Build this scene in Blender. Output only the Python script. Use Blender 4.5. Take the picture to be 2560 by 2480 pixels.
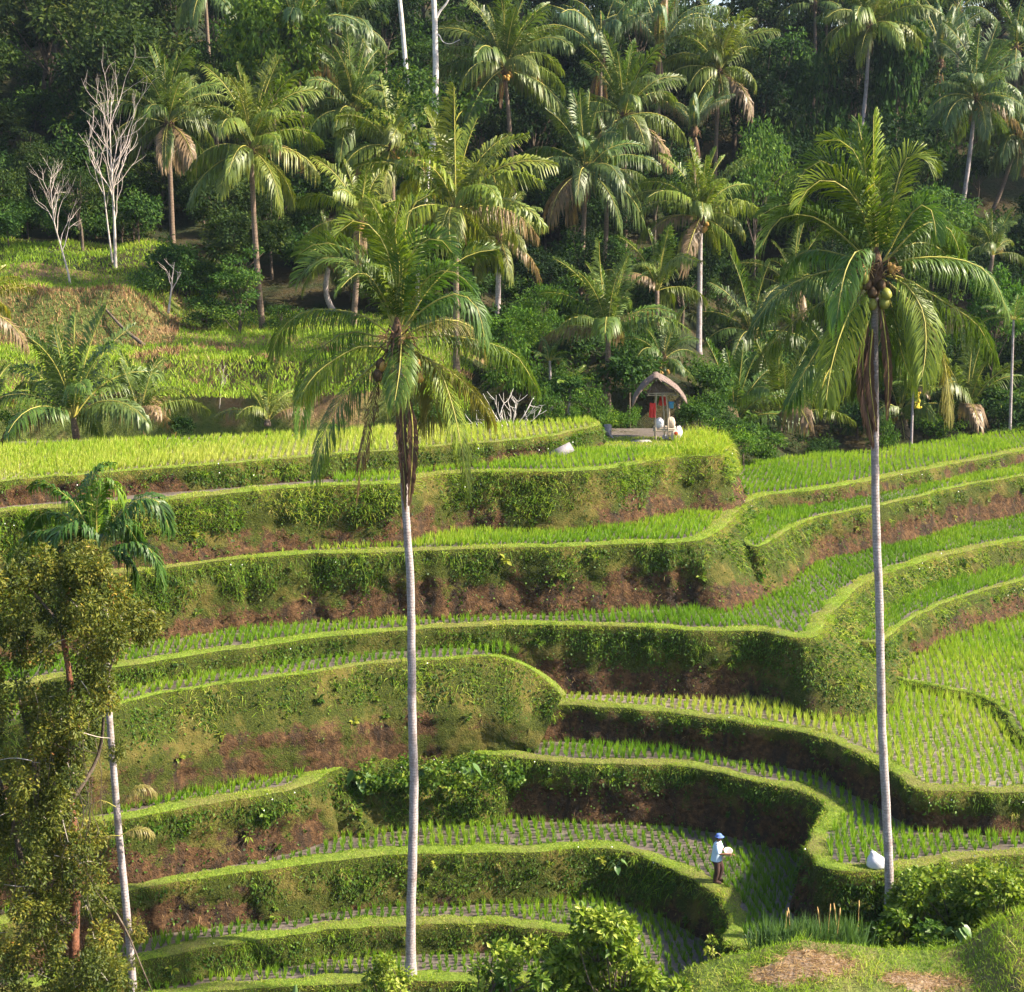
import bpy, math, random
import numpy as np
from mathutils import Vector, Matrix
from mathutils.geometry import tessellate_polygon

# ------------------------------------------------------------------ camera, sky, sun, exposure
SC = bpy.context.scene
for o in list(bpy.data.objects):
    bpy.data.objects.remove(o)
CZ = 30.0                                   # camera height above the valley datum
FPX, PW, PH, HORIZON = 4187.0, 2560.0, 2480.0, 450.0
K = 2560.0 / 1960.0                         # pixel notes below were taken on a 1960 px wide view
PITCH = math.atan((PH / 2 - HORIZON) / FPX)
cam = bpy.data.cameras.new('camera')
cam.sensor_fit = 'HORIZONTAL'
cam.sensor_width = 36.0
cam.lens = 36.0 * FPX / PW
cam.clip_start, cam.clip_end = 0.5, 3000.0
camo = bpy.data.objects.new('camera', cam)
SC.collection.objects.link(camo)
camo.location = (0, 0, CZ)
camo.rotation_euler = (math.pi / 2 - PITCH, 0, 0)
SC.camera = camo

SUN_EL, SUN_AZ = math.radians(40), math.radians(7)   # sun from the right, a little towards the camera
sun_dir = Vector((math.cos(SUN_EL) * math.cos(SUN_AZ), -math.cos(SUN_EL) * math.sin(SUN_AZ), math.sin(SUN_EL)))
world = bpy.data.worlds.new('World')
SC.world = world
world.use_nodes = True
wn = world.node_tree
sky = wn.nodes.new('ShaderNodeTexSky')
sky.sky_type = 'NISHITA'
sky.sun_disc = False
sky.sun_elevation = SUN_EL
sky.sun_rotation = math.atan2(sun_dir.x, sun_dir.y)
sky.air_density, sky.dust_density = 1.0, 2.0
bg = wn.nodes['Background']
bg.inputs['Strength'].default_value = 0.098
wn.links.new(sky.outputs[0], bg.inputs['Color'])
sun = bpy.data.lights.new('sun', 'SUN')
sun.energy, sun.angle, sun.color = 5.0, math.radians(0.9), (1.0, 0.87, 0.68)
suno = bpy.data.objects.new('sun', sun)
SC.collection.objects.link(suno)
suno.location = (40, 20, 70)
suno.rotation_euler = sun_dir.to_track_quat('Z', 'Y').to_euler()
vs = SC.view_settings
vs.view_transform, vs.look, vs.exposure, vs.gamma = 'Standard', 'None', 1.68, 1.0
vs.use_curve_mapping = False
SC.render.engine = 'CYCLES'
SC.cycles.max_bounces = 5
SC.cycles.diffuse_bounces = 2
SC.cycles.glossy_bounces = 2
SC.cycles.transmission_bounces = 3
SC.cycles.transparent_max_bounces = 4
SC.cycles.use_denoising = True
SC.cycles.use_adaptive_sampling = True
SC.cycles.adaptive_threshold = 0.02
SC.cycles.caustics_reflective = SC.cycles.caustics_refractive = False

# ------------------------------------------------------------------ helpers
COL = SC.collection
CP, SP = math.cos(PITCH), math.sin(PITCH)

def ray(dx, dy):
    u, v = (dx * K - PW / 2) / FPX, -(dy * K - PH / 2) / FPX
    return np.array([u, CP + v * SP, -SP + v * CP])
def on_z(dx, dy, z):            # z measured from the camera; returns world point
    r = ray(dx, dy); p = r * (z / r[2]); return np.array([p[0], p[1], p[2] + CZ])
def at_y(dx, dy, y):            # point of that pixel's direction on the vertical plane at distance y
    r = ray(dx, dy); p = r * (y / r[1]); return np.array([p[0], p[1], p[2] + CZ])
def project(p):
    p = np.asarray(p, float)
    z = p[..., 2] - CZ
    d = p[..., 1] * CP - z * SP
    v = p[..., 1] * SP + z * CP
    return (PW / 2 + FPX * p[..., 0] / d) / K, (PH / 2 - FPX * v / d) / K
def px_m(y):                    # metres per noted pixel at distance y
    return K / FPX * y

def link(o, parent=None):
    COL.objects.link(o)
    if parent is not None:
        o.parent = parent
    return o

def mesh_np(name, V, faces, mats, tint=None, smooth=False, mi=None):
    me = bpy.data.meshes.new(name)
    V = np.asarray(V, np.float32)
    if not isinstance(faces, (list, tuple)):
        faces = [faces]
    faces = [np.asarray(f, np.int32) for f in faces if len(f)]
    tot = np.concatenate([np.full(len(f), f.shape[1], np.int32) for f in faces])
    li = np.concatenate([f.ravel() for f in faces])
    st = np.concatenate([[0], np.cumsum(tot)[:-1]]).astype(np.int32)
    me.vertices.add(len(V)); me.vertices.foreach_set('co', V.ravel())
    me.loops.add(len(li)); me.loops.foreach_set('vertex_index', li)
    me.polygons.add(len(tot)); me.polygons.foreach_set('loop_start', st)
    if smooth:
        me.polygons.foreach_set('use_smooth', np.ones(len(tot), bool))
    if mi is not None:
        me.polygons.foreach_set('material_index', np.asarray(mi, np.int32))
    if tint is not None:
        a = me.attributes.new('tint', 'FLOAT', 'POINT')
        a.data.foreach_set('value', np.asarray(tint, np.float32))
    for m in (mats if isinstance(mats, (list, tuple)) else [mats]):
        me.materials.append(m)
    me.update(calc_edges=True)
    me.validate(verbose=False)
    return me

def obj(name, me, parent=None, loc=None):
    o = bpy.data.objects.new(name, me)
    link(o, parent)
    if loc is not None:
        o.location = loc
    return o

def thing(name, label, cat, loc=(0, 0, 0), rz=0.0, group=None):
    o = bpy.data.objects.new(name, None)
    o.empty_display_size = 0.3
    link(o)
    o.location = loc
    o.rotation_euler = (0, 0, rz)
    return tag(o, label, cat, group)

def tag(o, label=None, cat=None, group=None, kind=None):
    if label: o['label'] = label
    if cat: o['category'] = cat
    if group: o['group'] = group
    if kind: o['kind'] = kind
    return o

class MB:                       # collects pieces of one part
    def __init__(s): s.v, s.f3, s.f4, s.t, s.n, s.m3, s.m4 = [], [], [], [], 0, [], []
    def add(s, V, f3=None, f4=None, tint=0.5, mi=0):
        V = np.asarray(V, float)
        if f3 is not None and len(f3):
            s.f3.append(np.asarray(f3) + s.n); s.m3 += [mi] * len(f3)
        if f4 is not None and len(f4):
            s.f4.append(np.asarray(f4) + s.n); s.m4 += [mi] * len(f4)
        s.v.append(V); s.t.append(np.broadcast_to(np.asarray(tint, float), (len(V),)))
        s.n += len(V)
        return s
    def mesh(s, name, mats, smooth=False):
        fs = []
        if s.f3: fs.append(np.concatenate(s.f3))
        if s.f4: fs.append(np.concatenate(s.f4))
        return mesh_np(name, np.concatenate(s.v), fs, mats, np.concatenate(s.t), smooth, s.m3 + s.m4)
    def tube(s, P, R, n=8, cap=True, tint=0.5, mi=0):
        V, f4, f3 = tube_geo(P, R, n, cap)
        return s.add(V, f3, f4, tint, mi)
    def box(s, c, d, rot=None, tint=0.5, mi=0):
        V = np.array([[x, y, z] for x in (-.5, .5) for y in (-.5, .5) for z in (-.5, .5)]) * np.array(d)
        if rot is not None:
            V = V @ np.array(rot).T
        F = [[0, 1, 3, 2], [4, 6, 7, 5], [0, 4, 5, 1], [2, 3, 7, 6], [0, 2, 6, 4], [1, 5, 7, 3]]
        return s.add(V + np.array(c), None, F, tint, mi)
    def ball(s, c, r, nu=10, nv=6, tint=0.5, mi=0, rot=None):
        V, f3, f4 = ball_geo(nu, nv)
        V = V * np.array(r)
        if rot is not None: V = V @ np.array(rot).T
        return s.add(V + np.array(c), f3, f4, tint, mi)

def ball_geo(nu=10, nv=6):
    V = [[0, 0, 1]]
    for j in range(1, nv):
        a = math.pi * j / nv
        for i in range(nu):
            b = 2 * math.pi * i / nu
            V.append([math.sin(a) * math.cos(b), math.sin(a) * math.sin(b), math.cos(a)])
    V.append([0, 0, -1])
    f3, f4 = [], []
    for i in range(nu):
        k = (i + 1) % nu
        f3.append([0, 1 + i, 1 + k])
        f3.append([len(V) - 1, 1 + (nv - 2) * nu + k, 1 + (nv - 2) * nu + i])
        for j in range(nv - 2):
            f4.append([1 + j * nu + i, 1 + (j + 1) * nu + i, 1 + (j + 1) * nu + k, 1 + j * nu + k])
    return np.array(V, float), np.array(f3), np.array(f4)

def tube_geo(P, R, n=8, cap=True):
    P = np.asarray(P, float); m = len(P)
    R = np.broadcast_to(np.asarray(R, float), (m,))
    T = np.gradient(P, axis=0)
    T /= np.linalg.norm(T, axis=1)[:, None] + 1e-9
    ref = np.array([0.31, 0.95, 0.05]) if abs(T[0][2]) > 0.5 else np.array([0, 0, 1.0])
    V = []
    for i in range(m):
        a = np.cross(ref, T[i]); a /= np.linalg.norm(a) + 1e-9
        b = np.cross(T[i], a)
        th = np.arange(n) * 2 * math.pi / n
        V.append(P[i] + R[i] * (np.cos(th)[:, None] * a + np.sin(th)[:, None] * b))
    V = np.concatenate(V)
    i, j = np.meshgrid(np.arange(m - 1), np.arange(n), indexing='ij')
    k = (j + 1) % n
    f4 = np.stack([i * n + j, i * n + k, (i + 1) * n + k, (i + 1) * n + j], -1).reshape(-1, 4)
    f3 = []
    if cap:
        V = np.concatenate([V, P[:1], P[-1:]])
        for q in range(n):
            f3.append([m * n, (q + 1) % n, q])
            f3.append([m * n + 1, (m - 1) * n + q, (m - 1) * n + (q + 1) % n])
    return V, f4, np.array(f3)

def spline(pts, n):             # Catmull-Rom through points, n samples spaced evenly along it
    P = np.asarray(pts, float)
    Q = np.concatenate([[2 * P[0] - P[1]], P, [2 * P[-1] - P[-2]]])
    out = []
    for i in range(len(P) - 1):
        a, b, c, d = Q[i:i + 4]
        t = np.linspace(0, 1, 12, endpoint=False)[:, None]
        out.append(0.5 * (2 * b + (c - a) * t + (2 * a - 5 * b + 4 * c - d) * t ** 2 + (3 * b - a - 3 * c + d) * t ** 3))
    C = np.concatenate(out + [P[-1:]])
    s = np.concatenate([[0], np.cumsum(np.linalg.norm(np.diff(C, axis=0), axis=1))])
    if isinstance(n, float):
        n = max(3, int(s[-1] / n) + 1)
    q = np.linspace(0, s[-1], n)
    return np.stack([np.interp(q, s, C[:, k]) for k in range(P.shape[1])], 1)

def wob(p, seed, f=1.0):        # cheap smooth noise, about -1..1
    r = np.random.RandomState(seed)
    p = np.asarray(p, float); out = 0
    for k, (a, fr) in enumerate(((.5, 1), (.3, 2.1), (.2, 4.3))):
        for _ in range(2):
            d = r.normal(size=p.shape[-1]); d /= np.linalg.norm(d)
            out = out + a * .75 * np.sin((p @ d) * fr * f + r.uniform(0, 6.28))
    return out

def nrm(v):
    return v / (np.linalg.norm(v, axis=-1, keepdims=True) + 1e-9)

def blades(B, D, L, W, droop, rs, tint):
    """grass blades: base points B, growth direction D, length L, width W; three triangles each"""
    n = len(B); L = np.asarray(L)[:, None] * np.ones((n, 1)); W = np.asarray(W).reshape(-1, 1) * np.ones((n, 1))
    D = nrm(D)
    S = nrm(np.cross(D, rs.normal(size=(n, 3)))) * W * .5
    dn = np.array([0, 0, -1.0]) * L * np.asarray(droop).reshape(-1, 1)
    p1 = B + D * L * .55 + dn * .25
    p2 = B + D * L * .95 + dn
    V = np.stack([B - S, B + S, p1 - S * .8, p1 + S * .8, p2], 1).reshape(-1, 3)
    o = (np.arange(n) * 5)[:, None]
    F = np.concatenate([o + [0, 1, 3], o + [0, 3, 2], o + [2, 3, 4]], 0)
    return V, F, np.repeat(tint, 5)

def leaves(C, D, N, L, W, tint):
    """pointed leaves: base C, direction D, normal N; four triangles with a folded midrib"""
    n = len(C); L = np.asarray(L).reshape(-1, 1) * np.ones((n, 1)); W = np.asarray(W).reshape(-1, 1) * np.ones((n, 1))
    D = nrm(D); S = nrm(np.cross(D, N)); N = np.cross(S, D)
    m = C + D * L * .45
    V = np.stack([C, m + S * W * .5 + N * L * .06, C + D * L - N * L * .12, m - S * W * .5 + N * L * .06], 1).reshape(-1, 3)
    o = (np.arange(n) * 4)[:, None]
    return V, np.concatenate([o + [0, 1, 2], o + [0, 2, 3]], 0), np.repeat(tint, 4)
# ------------------------------------------------------------------ materials
def mat(name):
    m = bpy.data.materials.new(name); m.use_nodes = True
    nt = m.node_tree
    return m, nt, nt.nodes['Principled BSDF'], nt.nodes['Material Output']
def ramp(nt, src, stops):
    r = nt.nodes.new('ShaderNodeValToRGB')
    e = r.color_ramp.elements
    while len(e) > 1: e.remove(e[-1])
    for i, (p, c) in enumerate(stops):
        x = e[0] if i == 0 else e.new(p)
        x.position = p; x.color = (*c, 1)
    nt.links.new(src, r.inputs[0])
    return r.outputs[0]
def noise(nt, scale, detail=4, rough=.55, vec=None, dist=0.0):
    n = nt.nodes.new('ShaderNodeTexNoise')
    n.inputs['Scale'].default_value = scale; n.inputs['Detail'].default_value = detail
    n.inputs['Roughness'].default_value = rough; n.inputs['Distortion'].default_value = dist
    if vec is None:
        vec = coord(nt)
    nt.links.new(vec, n.inputs['Vector'])
    return n.outputs[0]
def coord(nt, kind='Object', scale=None):
    t = nt.nodes.new('ShaderNodeTexCoord').outputs[kind]
    if scale:
        mp = nt.nodes.new('ShaderNodeMapping'); mp.inputs['Scale'].default_value = scale
        nt.links.new(t, mp.inputs[0]); t = mp.outputs[0]
    return t
def mix(nt, f, a, b, mode='MIX'):
    m = nt.nodes.new('ShaderNodeMix'); m.data_type = 'RGBA'; m.blend_type = mode
    for s, v in ((m.inputs[0], f), (m.inputs[6], a), (m.inputs[7], b)):
        if isinstance(v, (int, float)): s.default_value = v
        elif isinstance(v, tuple): s.default_value = (*v, 1)
        else: nt.links.new(v, s)
    return m.outputs[2]
def attr(nt, n):
    a = nt.nodes.new('ShaderNodeAttribute'); a.attribute_name = n
    return a.outputs['Fac']
def bump(nt, h, st, dist=.05):
    b = nt.nodes.new('ShaderNodeBump'); b.inputs['Strength'].default_value = st; b.inputs['Distance'].default_value = dist
    nt.links.new(h, b.inputs['Height'])
    return b.outputs[0]
def mth(nt, op, a, b=None):
    m = nt.nodes.new('ShaderNodeMath'); m.operation = op
    for s, v in zip(m.inputs, (a, b)):
        if v is None: continue
        if isinstance(v, (int, float)): s.default_value = v
        else: nt.links.new(v, s)
    return m.outputs[0]

def leaf_mat(name, stops, rough=.5, trans=.35, tcol=(1.25, 1.3, .5), obj_color=False, spec=.18):
    """leaf surface: colour by the leaf's own tint, thin enough to let light through"""
    m, nt, b, out = mat(name)
    c = ramp(nt, attr(nt, 'tint'), stops)
    if obj_color:
        oi = nt.nodes.new('ShaderNodeObjectInfo')
        c = mix(nt, 1.0, c, oi.outputs['Color'], 'MULTIPLY')
        hs = mix(nt, 1.0, mix(nt, attr(nt, 'tint'), (.17, .11, .075), (.40, .30, .19)), oi.outputs['Color'], 'MULTIPLY')
        c = mix(nt, mth(nt, 'SUBTRACT', 1.0, oi.outputs['Alpha']), c, hs)
    nt.links.new(c, b.inputs['Base Color'])
    b.inputs['Roughness'].default_value = rough
    b.inputs['Specular IOR Level'].default_value = spec
    tr = nt.nodes.new('ShaderNodeBsdfTranslucent')
    nt.links.new(mix(nt, 1.0, c, tcol, 'MULTIPLY'), tr.inputs['Color'])
    ms = nt.nodes.new('ShaderNodeMixShader'); ms.inputs[0].default_value = trans
    nt.links.new(b.outputs[0], ms.inputs[1]); nt.links.new(tr.outputs[0], ms.inputs[2])
    nt.links.new(ms.outputs[0], out.inputs[0])
    return m

M = {}
M['grass'] = leaf_mat('grass', [(0, (.045, .095, .010)), (.35, (.10, .19, .018)), (.7, (.22, .34, .028)), (.9, (.34, .41, .05)), (1, (.43, .36, .14))], .55, .4)
M['rice'] = leaf_mat('rice_leaf', [(0, (.06, .15, .012)), (.5, (.14, .27, .02)), (.85, (.28, .38, .035)), (1, (.40, .43, .10))], .5, .4)
M['cover'] = leaf_mat('ground_cover_leaf', [(0, (.022, .055, .010)), (.4, (.05, .11, .012)), (.8, (.12, .20, .02)), (1, (.22, .25, .035))], .5, .35)
M['dry'] = leaf_mat('dry_grass', [(0, (.14, .07, .045)), (.5, (.27, .16, .075)), (1, (.42, .31, .14))], .8, .25, (1.1, 1, .8))
M['shrub'] = leaf_mat('shrub_leaf', [(0, (.025, .065, .012)), (.4, (.06, .125, .016)), (.75, (.13, .20, .022)), (1, (.26, .28, .04))], .42, .35)
M['bush'] = leaf_mat('glossy_bush_leaf', [(0, (.02, .055, .008)), (.4, (.06, .12, .012)), (.75, (.17, .24, .025)), (1, (.36, .40, .07))], .38, .35)
M['olive'] = leaf_mat('olive_leaf', [(0, (.03, .05, .012)), (.4, (.075, .10, .016)), (.75, (.17, .17, .022)), (.92, (.28, .22, .035)), (1, (.27, .12, .04))], .45, .3, (1.25, 1.15, .5))
M['forest'] = leaf_mat('forest_leaf', [(0, (.012, .030, .012)), (.4, (.030, .060, .018)), (.75, (.065, .10, .024)), (1, (.13, .15, .035))], .7, .3, (1.2, 1.3, .6), True, .08)
M['frond'] = leaf_mat('palm_leaflet', [(0, (.035, .075, .016)), (.5, (.075, .125, .02)), (.85, (.14, .19, .03)), (1, (.30, .27, .10))], .42, .33, (1.2, 1.25, .5), True, .35)
M['taro'] = leaf_mat('taro_leaf', [(0, (.06, .13, .035)), (1, (.15, .24, .09))], .35, .25)
M['reed'] = leaf_mat('reed_leaf', [(0, (.05, .11, .04)), (.8, (.11, .19, .06)), (1, (.2, .26, .08))], .45, .35)

def plain(name, stops, scale=8, rough=.8, bmp=.3, bscale=None, vec=None, spec=.3, detail=5):
    m, nt, b, out = mat(name)
    v = coord(nt, 'Object', vec)
    n = noise(nt, scale, detail, .6, v)
    nt.links.new(ramp(nt, n, stops), b.inputs['Base Color'])
    b.inputs['Roughness'].default_value = rough; b.inputs['Specular IOR Level'].default_value = spec
    if bmp: nt.links.new(bump(nt, noise(nt, bscale or scale * 2.5, 4, .6, v), bmp), b.inputs['Normal'])
    return m

def bank_mat():
    """earth bank: tint 0 at the grassy rim to 1 at the foot; soil with moss, roots and damp streaks that also stand in for shade"""
    m, nt, b, out = mat('earth_bank')
    n1, n2, n3 = noise(nt, 1.1, 6, .65), noise(nt, 5, 6, .7), noise(nt, 18, 5, .65)
    n4 = noise(nt, 2.2, 5, .6, coord(nt, 'Object', (1, 1, .25)))
    soil = ramp(nt, n2, [(.25, (.022, .013, .008)), (.45, (.062, .034, .017)), (.6, (.125, .068, .032)), (.8, (.23, .14, .075))])
    soil = mix(nt, ramp(nt, n4, [(.46, (0, 0, 0)), (.64, (.8, .8, .8))]), soil, (.026, .021, .017))  # damp streaks, widened to paint in the shade of banks facing off the sun
    moss = ramp(nt, n3, [(.3, (.020, .030, .006)), (.55, (.050, .064, .010)), (.75, (.11, .12, .018))])
    f = mth(nt, 'ADD', mth(nt, 'MULTIPLY', n1, 1.5), mth(nt, 'MULTIPLY', n3, .55))
    f = mth(nt, 'SUBTRACT', f, mth(nt, 'MULTIPLY', attr(nt, 'tint'), .75))
    f = ramp(nt, f, [(.50, (0, 0, 0)), (.60, (1, 1, 1))])
    moss = mix(nt, ramp(nt, noise(nt, .7, 5, .7), [(.5, (0, 0, 0)), (.66, (.75, .75, .75))]), moss, (.16, .125, .035))
    nt.links.new(mix(nt, f, soil, moss), b.inputs['Base Color'])
    b.inputs['Roughness'].default_value = .9; b.inputs['Specular IOR Level'].default_value = .15
    nt.links.new(bump(nt, mth(nt, 'ADD', n2, mth(nt, 'MULTIPLY', n3, .6)), .9, .18), b.inputs['Normal'])
    return m
M['bank'] = bank_mat()

def mud_mat(name, wet, spec=.5):
    m, nt, b, out = mat(name); g_ = 2.0 if spec > .8 else 1.0  # water: base colour doubled, putting the pale sky reflection into it
    n1, n2 = noise(nt, .9, 4, .6), noise(nt, 9, 5, .6)
    c = ramp(nt, n2, [(.3, (.06 * g_, .047 * g_, .037 * g_)), (.55, (.115 * g_, .094 * g_, .078 * g_)), (.75, (.17 * g_, .145 * g_, .125 * g_))])
    nt.links.new(c, b.inputs['Base Color'])
    r = ramp(nt, n1, [(wet - .12, (.06, .06, .06)), (wet + .12, (.62, .62, .62))])
    nt.links.new(r, b.inputs['Roughness'])
    b.inputs['Specular IOR Level'].default_value = spec
    nt.links.new(bump(nt, n2, .25 if spec < .8 else .06, .03), b.inputs['Normal'])
    return m
M['mud'] = mud_mat('paddy_mud', .38)
M['water'] = mud_mat('paddy_water', .95, 1.0)

def ground_mat(name, a, c, d):
    m, nt, b, out = mat(name)
    n1, n2 = noise(nt, .22, 6, .65), noise(nt, 3.5, 6, .7)
    x = mix(nt, ramp(nt, n2, [(.3, (0, 0, 0)), (.7, (1, 1, 1))]), a, c)
    x = mix(nt, ramp(nt, n1, [(.47, (0, 0, 0)), (.6, (1, 1, 1))]), x, d)
    nt.links.new(x, b.inputs['Base Color'])
    b.inputs['Roughness'].default_value = .95; b.inputs['Specular IOR Level'].default_value = .1
    nt.links.new(bump(nt, n2, .8, .3), b.inputs['Normal'])
    return m
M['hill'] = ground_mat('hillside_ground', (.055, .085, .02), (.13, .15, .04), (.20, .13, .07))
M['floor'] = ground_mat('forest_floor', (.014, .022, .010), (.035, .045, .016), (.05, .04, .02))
M['turf'] = ground_mat('rim_turf', (.08, .13, .018), (.18, .25, .035), (.15, .15, .045))
M['knoll'] = ground_mat('knoll_ground', (.06, .10, .02), (.15, .18, .04), (.17, .14, .06))

def trunk_mat(name, lo, hi, ring, freq, patch):
    m, nt, b, out = mat(name)
    v = coord(nt, 'Object')
    sx = nt.nodes.new('ShaderNodeSeparateXYZ'); nt.links.new(v, sx.inputs[0])
    n1 = noise(nt, 2.5, 5, .65, v); n2 = noise(nt, 14, 5, .65, coord(nt, 'Object', (1, 1, .5)))
    z = mth(nt, 'ADD', mth(nt, 'MULTIPLY', sx.outputs[2], freq), mth(nt, 'MULTIPLY', n1, 1.6))
    w = mth(nt, 'FRACT', z)
    band = ramp(nt, w, [(0, (1, 1, 1)), (.14, (.15, .15, .15)), (.3, (0, 0, 0)), (.95, (.1, .1, .1)), (1, (1, 1, 1))])
    c = mix(nt, ramp(nt, n2, [(.3, (0, 0, 0)), (.68, (1, 1, 1))]), lo, hi)
    c = mix(nt, mth(nt, 'MULTIPLY', band, mth(nt, 'ADD', .15, n2)), c, ring)
    c = mix(nt, ramp(nt, n1, [(.5, (0, 0, 0)), (.68, (.85, .85, .85))]), c, patch)
    c = mix(nt, ramp(nt, noise(nt, 30, 3, .7, v), [(.54, (0, 0, 0)), (.64, (.8, .8, .8))]), c, ring)
    nt.links.new(c, b.inputs['Base Color'])
    b.inputs['Roughness'].default_value = .85; b.inputs['Specular IOR Level'].default_value = .2
    nt.links.new(bump(nt, mth(nt, 'SUBTRACT', n2, mth(nt, 'MULTIPLY', band, .6)), .35, .05), b.inputs['Normal'])
    return m
M['palm_trunk'] = trunk_mat('pale_ringed_palm_bark', (.27, .23, .23), (.47, .42, .42), (.15, .12, .12), 11, (.21, .165, .15))
M['brown_trunk'] = trunk_mat('brown_palm_bark', (.12, .085, .06), (.25, .18, .14), (.06, .045, .035), 6, (.17, .14, .10))
M['white_bark'] = trunk_mat('white_bark', (.5, .46, .43), (.74, .70, .67), (.33, .29, .26), 1.3, (.36, .32, .27))
M['bark'] = plain('tree_bark', [(.3, (.05, .035, .025)), (.6, (.13, .10, .075)), (.8, (.22, .18, .14))], 6, .9, .6)
M['red_bark'] = plain('reddish_bark', [(.3, (.08, .035, .02)), (.6, (.22, .09, .05)), (.8, (.30, .17, .10))], 5, .85, .6)
M['twig'] = plain('bare_grey_twig', [(.3, (.36, .30, .26)), (.7, (.58, .51, .46))], 6, .8, .3)
M['rachis'] = plain('palm_midrib', [(.3, (.28, .26, .05)), (.7, (.42, .38, .09))], 4, .5, 0)
M['fibre'] = plain('palm_fibre', [(.3, (.06, .035, .02)), (.6, (.17, .10, .055)), (.8, (.30, .19, .10))], 9, .9, .6)
M['nut_orange'] = plain('ripe_coconut', [(.3, (.34, .17, .035)), (.7, (.50, .30, .07))], 5, .5, .1)
M['nut_green'] = plain('green_coconut', [(.3, (.14, .17, .03)), (.7, (.30, .28, .05))], 5, .5, .1)
M['nut_dark'] = plain('brown_coconut', [(.3, (.045, .028, .015)), (.7, (.12, .07, .03))], 5, .7, .2)
M['straw'] = plain('cut_straw', [(.3, (.22, .15, .10)), (.6, (.40, .30, .21)), (.8, (.55, .45, .33))], 12, .95, .9, vec=(1, 4, 1))
M['white_petal'] = plain('white_petal', [(.3, (.7, .7, .66)), (.7, (.85, .85, .8))], 5, .6, 0)
M['spike'] = plain('reed_flower', [(.3, (.42, .25, .09)), (.7, (.58, .40, .16))], 9, .9, .3)
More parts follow.
